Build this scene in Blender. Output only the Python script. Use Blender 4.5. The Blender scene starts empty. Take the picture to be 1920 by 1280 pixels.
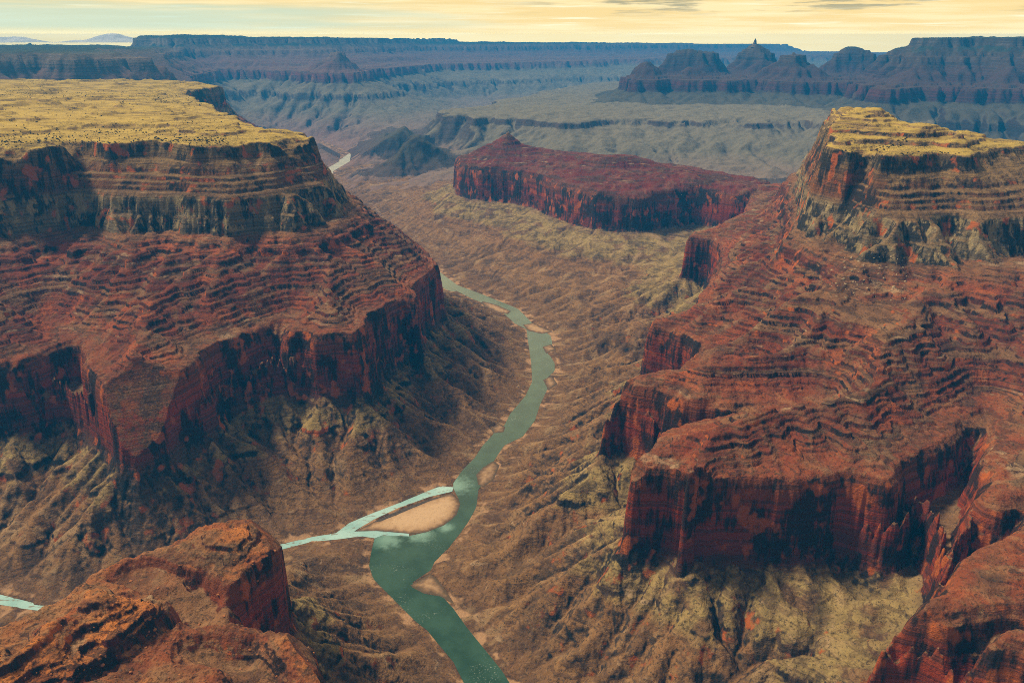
import bpy, math, random, time
import numpy as np
T0 = time.time()
R = math.radians
DETAIL = 1.0          # mesh density of the terrain (1 = full)

# ------------------------------------------------------------------ camera
H, FPX, HORIZON = 1300.0, 1507.0, 72.0           # metres above the river, focal length in photo pixels, eye level row
PITCH = math.atan((640 - HORIZON) / FPX)
sc = bpy.context.scene
cam_d = bpy.data.cameras.new('camera')
cam = bpy.data.objects.new('camera', cam_d)
sc.collection.objects.link(cam)
cam.location = (0, 0, H)
cam.rotation_euler = (math.pi / 2 - PITCH, 0, 0)
cam_d.sensor_fit = 'HORIZONTAL'
cam_d.angle = 2 * math.atan(960 / FPX)
cam_d.clip_start, cam_d.clip_end = 1.0, 300000.0
sc.camera = cam
sc.render.engine = 'CYCLES'

# ------------------------------------------------------------------ sun and sky
SUN_DIR = np.array((-0.54, 0.16, 0.78)); SUN_DIR /= np.linalg.norm(SUN_DIR)
sun_d = bpy.data.lights.new('sun', 'SUN')
sun_d.energy = 5.0
sun_d.angle = R(9)
sun_d.color = (1.0, 0.82, 0.58)
sun = bpy.data.objects.new('sun', sun_d)
sc.collection.objects.link(sun)
from mathutils import Vector
sun.rotation_euler = Vector(SUN_DIR).to_track_quat('Z', 'Y').to_euler()
sun.location = (0, 0, 5000)

world = bpy.data.worlds.new('World')
sc.world = world
world.use_nodes = True
nt = world.node_tree
for n in list(nt.nodes): nt.nodes.remove(n)
def wn(t, **k):
    n = nt.nodes.new(t)
    for a, b in k.items(): setattr(n, a, b)
    return n
L = nt.links.new
sky = wn('ShaderNodeTexSky', sky_type='NISHITA')
sky.sun_disc = False
sky.sun_elevation = math.asin(SUN_DIR[2])
sky.sun_rotation = math.atan2(SUN_DIR[0], SUN_DIR[1])
sky.altitude = 1500; sky.dust_density = 2.0
skymul = wn('ShaderNodeVectorMath', operation='SCALE'); skymul.inputs['Scale'].default_value = 0.085
L(sky.outputs[0], skymul.inputs[0])
# thin warm cloud sheet ahead, towards the low bright part of the sky; bluer gap on the left, grey clouds higher on the right
tc = wn('ShaderNodeTexCoord')
sep = wn('ShaderNodeSeparateXYZ'); L(tc.outputs['Generated'], sep.inputs[0])
def wmath(op, a, b=None, c=None):
    q = wn('ShaderNodeMath', operation=op)
    for i, v in enumerate((a, b, c)):
        if v is None: continue
        if isinstance(v, (int, float)): q.inputs[i].default_value = v
        else: L(v, q.inputs[i])
    return q.outputs[0]
def wss(v, a, b):
    q = wn('ShaderNodeMapRange', interpolation_type='SMOOTHSTEP'); q.inputs['From Min'].default_value = a; q.inputs['From Max'].default_value = b
    L(v, q.inputs['Value']); return q.outputs[0]
az = wmath('ARCTAN2', sep.outputs['X'], sep.outputs['Y']); el = sep.outputs['Z']
def wnoise(sx, sy, detail, ox=0.0, rough=0.55):
    cx = wn('ShaderNodeCombineXYZ')
    L(wmath('MULTIPLY_ADD', az, sx, ox), cx.inputs[0]); L(wmath('MULTIPLY', el, sy), cx.inputs[1])
    q = wn('ShaderNodeTexNoise'); q.inputs['Scale'].default_value = 1.0; q.inputs['Detail'].default_value = detail; q.inputs['Roughness'].default_value = rough
    L(cx.outputs[0], q.inputs['Vector']); return q.outputs['Fac']
def wmix(f, a, b):
    q = wn('ShaderNodeMix', data_type='RGBA')
    if isinstance(f, float): q.inputs['Factor'].default_value = f
    else: L(f, q.inputs['Factor'])
    for nm, v in (('A', a), ('B', b)):
        if isinstance(v, tuple): q.inputs[nm].default_value = v + (1,)
        else: L(v, q.inputs[nm])
    return q.outputs['Result']
streaks = wnoise(6, 130, 6, 2.0)
veil = wmix(wss(streaks, 0.40, 0.62), (0.92, 0.68, 0.29), (1.0, 0.80, 0.42))
veil = wmix(wss(wnoise(10, 300, 4, 11.0), 0.56, 0.74), veil, (1.0, 0.90, 0.58))
left = wmath('MULTIPLY', wss(wmath('ADD', az, wmath('MULTIPLY', wmath('SUBTRACT', wnoise(5, 90, 5, 5.0), 0.5), 0.55)), 0.06, -0.36), wmath('MULTIPLY', wss(el, 0.0015, 0.012), wss(wmath('ADD', el, wmath('MULTIPLY', wmath('SUBTRACT', streaks, 0.5), 0.03)), 0.042, 0.026)))
veil = wmix(wmath('MULTIPLY', left, 0.7), veil, (0.50, 0.68, 0.56))
grey = wmath('MULTIPLY', wss(wnoise(7, 95, 6, 21.0, 0.6), 0.50, 0.60), wmath('MULTIPLY', wss(az, -0.05, 0.12), wss(el, 0.020, 0.034)))
veil = wmix(wmath('MULTIPLY', wss(el, 0.014, 0.0), 0.7), veil, (0.93, 0.74, 0.34))
veil = wmix(wmath('MULTIPLY', grey, 0.85), veil, (0.36, 0.34, 0.22))
path = wmath('MINIMUM', wmath('DIVIDE', 170.0, wmath('MAXIMUM', el, 0.0002)), 36000.0)
trans = wmath('EXPONENT', wmath('MULTIPLY', path, -4.0e-5))
high = wmath('MULTIPLY_ADD', wmath('MULTIPLY', wss(el, 0.08, 0.25), wss(el, 0.62, 0.42)), 1.2, 1.0)  # unseen bright band of sky, added to lift the river's reflection
vh = wn('ShaderNodeVectorMath', operation='SCALE'); L(veil, vh.inputs[0]); L(high, vh.inputs['Scale'])
air = wn('ShaderNodeVectorMath', operation='SCALE'); air.inputs[0].default_value = (0.01, 0.10, 0.21); L(wmath('SUBTRACT', 1.0, trans), air.inputs['Scale'])
vd = wn('ShaderNodeVectorMath', operation='SUBTRACT'); L(vh.outputs[0], vd.inputs[0]); L(air.outputs[0], vd.inputs[1])
vs = wn('ShaderNodeVectorMath', operation='SCALE'); L(vd.outputs[0], vs.inputs[0]); L(wmath('DIVIDE', 1.0, trans), vs.inputs['Scale'])
# the rest of the dome: broken grey cloud under the blue
dome = wmix(wss(wnoise(1.6, 3.0, 5, 31.0), 0.02, 0.32), skymul.outputs[0], (0.27, 0.225, 0.165))
ahead = wmath('MULTIPLY', wss(sep.outputs['Y'], -0.1, 0.6), wss(el, 0.80, 0.45))
mix_out = wmix(ahead, dome, vs.outputs[0])
bg = wn('ShaderNodeBackground'); bg.inputs['Strength'].default_value = 1.0
L(mix_out, bg.inputs['Color'])
wo = wn('ShaderNodeOutputWorld'); L(bg.outputs[0], wo.inputs['Surface'])

sc.view_settings.view_transform = 'Standard'
sc.view_settings.look = 'None'
sc.view_settings.exposure = 0.1
sc.view_settings.gamma = 1.0
sc.cycles.max_bounces = 4
sc.cycles.diffuse_bounces = 2
sc.cycles.glossy_bounces = 2
sc.cycles.transmission_bounces = 2
sc.cycles.volume_bounces = 1
sc.cycles.use_denoising = False
sc.cycles.pixel_filter_type = 'BLACKMAN_HARRIS'
sc.cycles.filter_width = 0.95

# ------------------------------------------------------------------ helpers: surveying
sP, cP = math.sin(PITCH), math.cos(PITCH)
def ray(px, py):
    x, y = (px - 960) / FPX, (640 - py) / FPX
    return x, y * sP + cP, y * cP - sP
def at(px, py, z):                                # map position of a landmark whose elevation is known
    x, y, k = ray(px, py); t = (z - H) / k
    return (x * t, y * t)
def at_y(px, Y, z=900.0):                         # map position of a landmark whose distance is known
    zc = Y * cP + (H - z) * sP
    return ((px - 960) / FPX * zc, Y)
def C(z, pts, *more):
    return [at(a, b, z) for a, b in pts] + list(more)

# ------------------------------------------------------------------ helpers: noise
rng = np.random.RandomState(7)
PERM = rng.permutation(256).astype(np.int32)
PERM2 = np.concatenate([PERM, PERM])
ANG = rng.rand(256) * 2 * np.pi
GX, GY = np.cos(ANG).astype(np.float32), np.sin(ANG).astype(np.float32)
def perlin(x, y, seed=0):
    x = x + np.float32(seed * 17.37); y = y + np.float32(seed * 9.71)
    xf, yf = np.floor(x), np.floor(y)
    xi, yi = xf.astype(np.int32) & 255, yf.astype(np.int32) & 255
    fx, fy = (x - xf).astype(np.float32), (y - yf).astype(np.float32)
    u = fx * fx * fx * (fx * (fx * 6 - 15) + 10); v = fy * fy * fy * (fy * (fy * 6 - 15) + 10)
    a, b = PERM2[xi], PERM2[xi + 1]
    def g(h, dx, dy): return GX[h] * dx + GY[h] * dy
    n00 = g(PERM2[a + yi], fx, fy); n10 = g(PERM2[b + yi], fx - 1, fy)
    n01 = g(PERM2[a + yi + 1], fx, fy - 1); n11 = g(PERM2[b + yi + 1], fx - 1, fy - 1)
    n0 = n00 + u * (n10 - n00); n1 = n01 + u * (n11 - n01)
    return (n0 + v * (n1 - n0)) * 1.5
def fbm(x, y, wl, octs, seed=0, gain=0.5, ridged=False):
    s, amp, tot = 0, 1.0, 0.0
    f = 1.0 / wl
    for o in range(octs):
        n = perlin((x * f).astype(np.float32), (y * f).astype(np.float32), seed + o * 3)
        if ridged: n = 1 - 2 * np.abs(n)
        s = s + n * np.float32(amp); tot += amp; amp *= gain; f *= 2.03
    return s / np.float32(tot)

# ------------------------------------------------------------------ helpers: polygons on the map
def poly_dist(P, X, Y, closed=True):
    P = np.asarray(P, np.float32); n = len(P)
    best = np.full(X.shape, 1e12, np.float32); inside = np.zeros(X.shape, bool)
    for i in range(n if closed else n - 1):
        (x0, y0), (x1, y1) = P[i], P[(i + 1) % n]
        dx, dy = x1 - x0, y1 - y0
        l2 = dx * dx + dy * dy + 1e-9
        t = np.clip(((X - x0) * dx + (Y - y0) * dy) / l2, 0, 1)
        d = (X - x0 - t * dx) ** 2 + (Y - y0 - t * dy) ** 2
        np.minimum(best, d, out=best)
        if closed and y0 != y1:
            c = (y0 > Y) != (y1 > Y)
            inside ^= c & (X < dx * (Y - y0) / dy + x0)
    d = np.sqrt(best)
    return np.where(inside, d, -d) if closed else d
def sdf(polys, X, Y):
    out = None
    for p in polys:
        d = poly_dist(p, X, Y)
        out = d if out is None else np.maximum(out, d)
    return out
def ell(cx, cy, rx, ry, n=14, rot=0.0, jit=0.12, seed=1):
    r = np.random.RandomState(seed); o = []
    for k in range(n):
        a = 2 * math.pi * k / n; q = 1 + jit * (r.rand() * 2 - 1)
        x, y = rx * q * math.cos(a), ry * q * math.sin(a)
        o.append((cx + x * math.cos(rot) - y * math.sin(rot), cy + x * math.sin(rot) + y * math.cos(rot)))
    return o

# ------------------------------------------------------------------ the map: water
RIVER_L = [(915, 1400), (880, 1300), (850, 1240), (800, 1180), (780, 1165), (735, 1120), (700, 1085), (692, 1060), (696, 1035), (702, 1009)]
RIVER_L2 = [(717, 1003), (767, 1004), (800, 997), (833, 984), (856, 965), (863, 945), (860, 935), (850, 915), (850, 905), (868, 880), (890, 858), (905, 835), (930, 808), (945, 798), (957, 775), (985, 742), (998, 715), (996, 680), (990, 640), (987, 617), (965, 606), (945, 588), (925, 575), (890, 562), (865, 550), (846, 540)]
RIVER_R = [(846, 530), (870, 539), (905, 552), (940, 566), (970, 578), (985, 592), (1000, 608), (1020, 620), (1033, 630), (1036, 645), (1020, 655), (1032, 668), (1040, 680), (1040, 695), (1022, 712), (1026, 730), (1012, 760), (1003, 788), (980, 818), (945, 835), (925, 865), (908, 900), (897, 918), (893, 950), (880, 975), (862, 1000), (840, 1028), (815, 1052), (808, 1068), (775, 1090), (772, 1100), (795, 1112), (830, 1118), (850, 1140), (875, 1175), (905, 1212), (940, 1255), (975, 1310), (1030, 1400)]
UPSTREAM = [(-300, 4240), (-330, 4290), (-560, 4800), (-950, 5700), (-1350, 6700), (-1750, 7600), (-1930, 8500), (-1890, 9200), (-1990, 9800), (-2300, 10500), (-2560, 11000), (-2750, 11250), (-3400, 11500)]
def ribbon(path, w):
    P = np.array(path, float); n = len(P); Lp, Rp = [], []
    for i in range(n):
        t = P[min(i + 1, n - 1)] - P[max(i - 1, 0)]; t /= np.linalg.norm(t)
        nn = np.array((-t[1], t[0])); ww = w if np.isscalar(w) else w[i]
        Lp.append(tuple(P[i] + nn * ww / 2)); Rp.append(tuple(P[i] - nn * ww / 2))
    return Lp + Rp[::-1]
P_RIVER = C(0, RIVER_L + RIVER_L2 + RIVER_R)
P_UP = ribbon(UPSTREAM, [60, 90, 90, 90, 90, 90, 120, 140, 130, 120, 120, 120, 120])
TRIB_N = [(-260, 1095), (-60, 1110), (0, 1114), (40, 1124), (88, 1136), (200, 1110), (330, 1070), (430, 1045), (527, 1020), (587, 1006), (630, 999), (655, 980), (695, 963), (755, 940), (800, 921), (826, 911), (850, 913)]
TRIB_S1 = [(848, 921), (805, 931), (742, 954), (700, 974), (668, 993)]
TRIB_S2 = [(664, 996), (705, 995), (730, 997), (767, 1000)]
TRIB_S3 = [(767, 1005), (717, 1003), (702, 1009), (680, 1005), (630, 1011), (585, 1015), (527, 1030), (430, 1058), (330, 1085), (200, 1125), (85, 1146), (40, 1140), (0, 1133), (-60, 1128), (-260, 1115)]
P_TRIB = C(0, TRIB_N + TRIB_S1 + TRIB_S2 + TRIB_S3)
P_ISLE = C(0, [(667, 995), (701, 978), (744, 958), (806, 935), (847, 924), (858, 935), (863, 945), (856, 965), (833, 984), (800, 997), (767, 1001), (730, 997), (705, 995)])
WATER = [P_RIVER, P_TRIB, P_UP]
BARS = [P_ISLE] + [C(0, p) for p in (
    [(893, 890), (905, 876), (925, 864), (936, 872), (925, 898), (907, 912), (896, 908)],
    [(769, 1097), (790, 1085), (806, 1076), (818, 1084), (836, 1108), (850, 1130), (838, 1124), (815, 1113), (793, 1110)],
    [(921, 803), (936, 794), (948, 800), (944, 810), (926, 812)],
    [(903, 564), (930, 571), (958, 583), (952, 589), (930, 585), (908, 574)],
    [(980, 609), (1000, 605), (1037, 622), (1015, 626), (990, 620)],
    [(1017, 650), (1033, 645), (1043, 655), (1024, 663)],
    [(1018, 712), (1034, 704), (1045, 720), (1028, 731)])]

# ------------------------------------------------------------------ the map: rock masses as nested contours [(zs, polygons)]
W_MESA = dict(name='mesa', M=900, gain=(85, 1500), levels=[
    (330, [C(410, [(-400, 690), (0, 700), (60, 690), (100, 680), (140, 700), (172, 735), (195, 757), (230, 760), (290, 742), (340, 712), (400, 690), (408, 668), (425, 655), (500, 640), (565, 636), (590, 640), (640, 636), (668, 640), (705, 618), (708, 592), (750, 562), (786, 566), (790, 535), (830, 505), (842, 508)],
        (-400, 3600), (-900, 4400), (-1400, 5200), (-1800, 6300), (-1950, 7200), (-2400, 8200), (-7000, 8800), (-7000, 1800))]),
    (643, [C(643, [(-300, 450), (0, 455), (60, 440), (120, 425), (180, 440), (250, 448), (300, 440), (350, 446), (420, 450), (470, 436), (540, 440), (590, 436), (630, 424), (665, 405), (692, 388)],
        (-800, 3900), (-1250, 4500), (-1700, 5100), (-2200, 5800), (-2330, 6500), (-2280, 6950), (-2500, 7700), (-7000, 8200), (-7000, 2400))]),
    (694, [C(768, [(-300, 374), (0, 372), (60, 366), (120, 356), (180, 360), (240, 364), (330, 366), (420, 372), (500, 364), (560, 352), (604, 345), (628, 335)],
        (-850, 3750), (-1300, 4380), (-1760, 5050), (-2240, 5760), (-2380, 6500), (-2350, 6900), (-2600, 7600), (-7000, 8050), (-7000, 2700))]),
    (925, [C(925, [(-300, 290), (0, 285), (70, 282), (120, 274), (150, 264), (200, 272), (300, 268), (360, 276), (420, 275), (470, 268), (500, 269), (560, 262), (592, 257), (575, 251), (492, 243), (480, 238), (455, 230), (430, 214), (375, 190), (350, 180), (352, 170), (420, 164)],
        (-2750, 7500), (-7000, 7900), (-7000, 3000))])])
E_MESA = dict(name='promontory', M=900, gain=(60, 500), levels=[
    (330, [C(410, [(2600, 1420), (2000, 1268), (1920, 1250), (1850, 1242), (1805, 1232), (1768, 1200), (1700, 1190), (1645, 1196), (1606, 1212), (1600, 1188), (1625, 1160), (1690, 1128), (1728, 1100), (1738, 1060), (1765, 1000), (1758, 930), (1750, 890), (1735, 918), (1700, 940), (1640, 925), (1575, 905), (1490, 922), (1425, 908), (1335, 908), (1260, 897), (1210, 897), (1172, 892), (1158, 897), (1165, 880), (1185, 850), (1245, 805), (1288, 768), (1262, 772), (1222, 747), (1172, 732), (1128, 746), (1135, 730), (1180, 705), (1235, 690), (1300, 655), (1290, 640), (1255, 625), (1206, 614), (1215, 600), (1270, 580), (1330, 520), (1350, 470), (1330, 452), (1276, 450), (1290, 440), (1340, 425), (1390, 400)],
        (1500, 5100), (2400, 5300), (6000, 4500), (6000, 700))]),
    (468, [C(510, [(2300, 740), (1920, 735), (1860, 705), (1810, 712), (1710, 740), (1660, 755), (1535, 768), (1440, 770), (1370, 800), (1310, 845), (1292, 842), (1335, 790), (1420, 735), (1500, 700), (1440, 690), (1335, 682), (1318, 648), (1400, 592), (1312, 563), (1295, 545), (1345, 490), (1362, 440), (1400, 405)],
        (1350, 4300), (1700, 4800), (2400, 4700), (6000, 4100), (6000, 1600))]),
    (573, [C(590, [(2300, 610), (1920, 600), (1830, 605), (1775, 602), (1720, 626), (1655, 631), (1682, 582), (1640, 573), (1520, 573), (1425, 562), (1452, 540), (1500, 515), (1452, 488), (1430, 455), (1450, 410)],
        (1290, 4000), (1580, 4560), (2350, 4400), (6000, 3800), (6000, 1950))]),
    (643, [C(643, [(2300, 520), (1910, 475), (1860, 512), (1800, 510), (1710, 505), (1640, 502), (1575, 497), (1545, 470), (1500, 450), (1476, 440), (1482, 405)],
        (1250, 3700), (1480, 4350), (1750, 4550), (2300, 4150), (2700, 3800), (6000, 3500), (6000, 2300))]),
    (694, [C(768, [(2300, 405), (1910, 402), (1840, 406), (1796, 400), (1692, 404), (1645, 400), (1603, 380), (1560, 366), (1518, 364), (1508, 345)],
        (1290, 3650), (1560, 4280), (1780, 4420), (2280, 4050), (2680, 3720), (6000, 3420), (6000, 2450))]),
    (925, [C(897, [(2300, 285), (1920, 282), (1860, 295), (1810, 310), (1760, 305), (1710, 312), (1655, 314), (1640, 300)]) + C(928, [(1600, 289), (1550, 281)],
        at(1540, 250, 940), at(1545, 208, 985), at(1612, 216, 985), at(1700, 234, 972), at(1800, 248, 948), at(1910, 269, 928), at(2300, 272, 925))]),
    (975, [[at(1557, 209, 975), at(1610, 222, 975), at(1690, 238, 970), at(1640, 250, 970), at(1590, 246, 970), at(1568, 232, 975)]])])
B_BUTTE = dict(name='butte', M=1500, gain=(15, 60), levels=[
    (330, [C(410, [(1440, 372), (1400, 374), (1300, 364), (1200, 378), (1110, 372), (1050, 356), (1000, 338), (950, 328), (900, 326), (858, 319)],
        (-460, 6300), (0, 6700), (700, 6400), (1300, 5800), (1700, 5200))]),
    (468, [[(-300, 6120), (-210, 5930), (-50, 5770), (150, 5740), (370, 5500), (520, 5320), (700, 5220), (900, 5230), (1120, 4990), (1180, 5080), (960, 5520), (700, 5860), (320, 6250), (-60, 6400)]]),
    (548, [[(-215, 6100), (-60, 5890), (170, 6020), (20, 6260)], [(500, 5460), (690, 5335), (900, 5390), (840, 5540), (570, 5560)]]),
    (640, [[(-95, 6060), (-40, 5995), (25, 6060), (-30, 6125)]])])
S_SPUR = dict(name='rock_spur', M=420, gain=(45, 70), levels=[
    (330, [C(410, [(700, 1500), (655, 1330), (650, 1290), (637, 1200), (600, 1158), (545, 1142), (495, 1128), (462, 1110), (490, 1080), (530, 1035), (541, 1000), (524, 968), (455, 962), (390, 980), (290, 1025), (190, 1050), (100, 1120), (0, 1170), (-300, 1260), (-700, 1500)])]),
    (385, [C(436, [(520, 974), (530, 990), (506, 1028), (468, 1050), (404, 1078), (332, 1072), (292, 1046), (380, 998), (455, 971)]), C(440, [(205, 1074), (308, 1088), (332, 1120), (296, 1178), (200, 1243), (115, 1315), (0, 1420), (-600, 1520), (-320, 1250), (0, 1186)])]),
    (461, [C(505, [(204, 1084), (300, 1098), (240, 1140), (150, 1203), (75, 1258), (-20, 1330), (-500, 1480), (-300, 1260), (0, 1198)])])])
NEAR = [W_MESA, E_MESA, B_BUTTE, S_SPUR]
RAVINES = [  # (map points, depth, half width)
    ([at(1262, 790, 380), at(1290, 768, 420), at(1370, 728, 470), at(1450, 708, 500), at(1540, 660, 560)], 112, 75),
    ([at(1225, 690, 380), at(1262, 686, 420), at(1340, 655, 480), at(1430, 600, 560)], 90, 75),
    ([at(1240, 600, 380), at(1300, 560, 430), at(1400, 500, 540)], 90, 90),
    ([at(1740, 960, 380), at(1765, 893, 420), at(1800, 830, 470), at(1840, 740, 530), at(1890, 620, 610)], 120, 85),
    ([at(425, 720, 360), at(440, 650, 425), at(490, 570, 520), at(540, 490, 610)], 125, 85),
    ([at(520, 760, 330), at(525, 690, 400), at(540, 620, 460)], 80, 45),
    ([at(95, 720, 380), at(110, 670, 430), at(130, 590, 500), at(60, 500, 600)], 125, 85),
    ([at(1700, 1060, 380), at(1800, 1010, 412), at(1880, 960, 430), at(1960, 900, 470)], 70, 45),
    ([at(1680, 1240, 380), at(1760, 1200, 412), at(1860, 1160, 430), at(1960, 1130, 450)], 60, 40),
    ([at(560, 1180, 380), at(470, 1135, 412), at(380, 1130, 430), at(330, 1090, 440), at(240, 1064, 440)], 75, 42),
    ([at(520, 1340, 380), at(460, 1250, 412), at(360, 1210, 440)], 45, 45),
    ([at(700, 640, 380), at(712, 585, 430), at(690, 510, 560)], 45, 60)]

def line(z, pts): return [at_y(p, Y, z) for p, Y in pts]
def mline(z, pts): return [at_y(p, Y if Y < 13000 else 13000 + (Y - 13000) * 1.35, z) for p, Y in pts]
def wline(z, pts): return [at_y(p, Y if Y < 13000 else 13000 + (Y - 13000) * 1.9, z) for p, Y in pts]
G_BENCH = dict(name='ridge', M=2500, gain=(70, 1500), levels=[
    (130, [C(150, [(770, 262), (800, 292), (850, 326), (1000, 331), (1200, 339), (1420, 341)], (6000, 7300), (11000, 8000), (11000, 17000), (500, 16500), (-400, 13000), (-900, 11000))]),
    (470, [C(490, [(815, 208), (870, 222), (950, 220), (1050, 226), (1200, 218), (1300, 224), (1400, 222), (1600, 232)], (7000, 9000), (11000, 9500), (11000, 17000), (1500, 16500), (100, 12200), (-450, 10500))])])
FM = dict(name='butte_row', M=900, gain=(40, 400), levels=[
    (560, [line(600, [(1110, 10600), (1250, 10300), (1420, 10200), (1600, 9600), (1760, 9600), (1760, 13000), (1600, 14300), (1400, 14800), (1220, 14200), (1120, 12500)])]),
    (722, [line(800, [(1152, 11100), (1200, 10950), (1260, 11150), (1330, 10900), (1420, 11000), (1480, 10700), (1560, 10500), (1640, 10300), (1640, 12500), (1560, 13800), (1400, 14200), (1240, 13700), (1180, 12300)])])])
def peak(name, px, Y, rx, ry, z0, z1, r1, gain=(10, 60), z00=None, seed=1):
    cx, cy = at_y(px, Y, z1)
    lv = [(z0, [ell(cx, cy, rx, ry, seed=seed)]), (z1, [ell(cx, cy, rx * r1, ry * r1, seed=seed + 1)])]
    return dict(name=name, M=rx * 0.8, gain=gain, levels=lv)
PEAKS = [
    peak('butte', 1207, 11600, 420, 420, 770, 985, 0.14, seed=3),
    peak('butte', 1300, 11500, 330, 380, 770, 950, 0.16, seed=4),
    peak('butte', 1304, 12900, 640, 520, 800, 1075, 0.62, (15, 100), seed=5),
    peak('butte', 1415, 13300, 560, 560, 790, 1215, 0.16, seed=6),
    peak('butte', 1492, 11300, 600, 600, 770, 1130, 0.10, seed=7),
    peak('butte', 1600, 12900, 560, 560, 860, 1180, 0.14, seed=8),
    peak('butte', 623, 14000, 1350, 1200, 420, 1030, 0.08, seed=9),
    peak('dark_hill', 742, 9300, 640, 520, 140, 520, 0.05, (15, 60), seed=10),
    peak('dark_hill', 790, 8100, 420, 520, 120, 440, 0.10, (10, 60), seed=11),
    peak('dark_hill', 690, 9700, 600, 500, 120, 330, 0.12, (10, 60), seed=12),
]
M_RIM = dict(name='canyon_rim', M=900, gain=(25, 500), levels=[
    (560, [line(600, [(1560, 9500), (1640, 8700), (1700, 8800), (1800, 8600), (1920, 8200), (2300, 7800)]) + [(13000, 9000), (13000, 15000)] + line(900, [(1640, 14500), (1580, 11500)])]),
    (722, [line(800, [(1600, 9900), (1655, 9050), (1700, 9100), (1760, 9500), (1850, 9100), (1920, 9000), (2300, 8700)]) + [(13000, 9800), (13000, 15000)] + line(900, [(1660, 14000), (1610, 11500)])]),
    (1010, [line(1000, [(1650, 10700), (1720, 10100), (1800, 10200), (1920, 9800), (2300, 9500)]) + [(13000, 10400), (13000, 14800)] + line(1000, [(1690, 13500), (1640, 11900)])]),
    (1240, [line(1300, [(1735, 11000), (1780, 10650), (1830, 10750), (1920, 10350), (2300, 10000)]) + [(13000, 11000), (13000, 14500)] + line(1300, [(1760, 13000), (1738, 11800)])])])
F_RIM = dict(name='canyon_rim', M=2600, gain=(12, 1500), tilt=True, levels=[
    (220, [line(250, [(300, 12200), (450, 13000), (540, 12700), (620, 12300), (700, 12900), (800, 15300), (900, 16300), (1000, 16500), (1150, 17800), (1600, 20000), (2200, 22000)]) + [(40000, 40000), (-9000, 40000)]]),
    (715, [mline(700, [(280, 13300), (430, 14200), (540, 14000), (620, 13700), (720, 14600), (800, 16500), (880, 17300), (1000, 17600), (1150, 19200), (1600, 22000), (2200, 25000)]) + [(40000, 40000), (-9000, 40000)]]),
    (1000, [wline(1000, [(262, 14500), (335, 14250), (402, 14500), (500, 15100), (600, 15250), (690, 16350), (795, 18000), (955, 19000), (1095, 20000), (1300, 22000), (1600, 24900), (2200, 28400)]) + [(40000, 40000), (-9000, 40000)]]),
    (1290, [wline(1200, [(250, 14900), (330, 14600), (400, 14900), (500, 15500), (610, 15800), (700, 17000), (800, 18600), (960, 19600), (1100, 20600), (1300, 22600), (1600, 25500), (2200, 29000)]) + [(40000, 40000), (-9000, 40000)]])])
L_RIM = dict(name='canyon_rim', M=900, gain=(140, 4500), levels=[
    (300, [line(300, [(-600, 7400), (0, 7800), (150, 8300), (330, 8900), (430, 11000), (450, 13000)]) + [(-4500, 16000), (-16000, 16000), (-16000, 7000)]]),
    (722, [line(800, [(-600, 7900), (0, 8300), (120, 8700), (250, 9000), (330, 9500), (380, 11200), (390, 13000)]) + [(-5200, 16000), (-16000, 16000), (-16000, 7500)]]),
    (1100, [line(1100, [(-600, 8300), (0, 8800), (60, 9100), (130, 8950), (165, 9200), (230, 9900), (320, 9900), (330, 11500), (300, 13000)]) + [(-6500, 16000), (-16000, 16000), (-16000, 8000)]])])
FAR = [G_BENCH, FM] + PEAKS + [M_RIM, F_RIM, L_RIM]

def mass_field(m, ds, dr, Y):
    lv = m['levels']; near = m in NEAR
    z0 = 300.0 if near else lv[0][0]
    mm = np.minimum(np.maximum(dr, 0), m['M'])
    t = mm / (mm + np.maximum(-ds[0], 0) + 1e-3)
    z = z0 * np.where(ds[0] > 0, 1.0, t) ** 1.12
    for i in range(len(lv) - 1):
        a, b = np.maximum(ds[i], 0), np.maximum(-ds[i + 1], 0)
        t = a / (a + b + 1e-3)
        if near and i == 0:
            z = np.where(ds[0] > 0, 366 + (lv[1][0] - 366) * t ** 0.72 - 66 * np.clip(1 - a / 46, 0, 1) * (1 - t), z)
        else: z = np.where(ds[i] > 0, lv[i][0] + (lv[i + 1][0] - lv[i][0]) * t, z)
    g, gl = m['gain']
    z = np.where(ds[-1] > 0, lv[-1][0] + g * (1 - np.exp(-np.maximum(ds[-1], 0) / gl)), z)
    if m.get('tilt'):
        z = z * np.clip(1320 - (Y - 16700) * 0.0183, 900, 1330) / 1300
    return z.astype(np.float32)

def upsample(a, c0, x0, y0, XX, YY):
    fx, fy = (XX - x0) / c0, (YY - y0) / c0
    return bilin(a, fx, fy)
def bilin(a, fx, fy):
    ny, nx = a.shape
    fx = np.clip(fx, 0, nx - 1.001); fy = np.clip(fy, 0, ny - 1.001)
    ix, iy = fx.astype(np.int32), fy.astype(np.int32)
    u, v = (fx - ix).astype(np.float32), (fy - iy).astype(np.float32)
    af = a.ravel(); k = iy * nx + ix
    return (af[k] * (1 - u) + af[k + 1] * u) * (1 - v) + (af[k + nx] * (1 - u) + af[k + nx + 1] * u) * v
def bspline(a, fx, fy):
    ny, nx = a.shape
    fx = np.clip(fx, 1, nx - 3.001); fy = np.clip(fy, 1, ny - 3.001)
    ix, iy = fx.astype(np.int32), fy.astype(np.int32)
    def w(t):
        t = t.astype(np.float32)
        return ((1 - t) ** 3 / 6, (3 * t ** 3 - 6 * t ** 2 + 4) / 6, (-3 * t ** 3 + 3 * t ** 2 + 3 * t + 1) / 6, t ** 3 / 6)
    wx, wy = w(fx - ix), w(fy - iy)
    af = a.ravel(); k = (iy - 1) * nx + ix - 1
    out = 0
    for j in range(4):
        row = 0
        for i in range(4): row = row + af[k + j * nx + i] * wx[i]
        out = out + row * wy[j]
    return out

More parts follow.
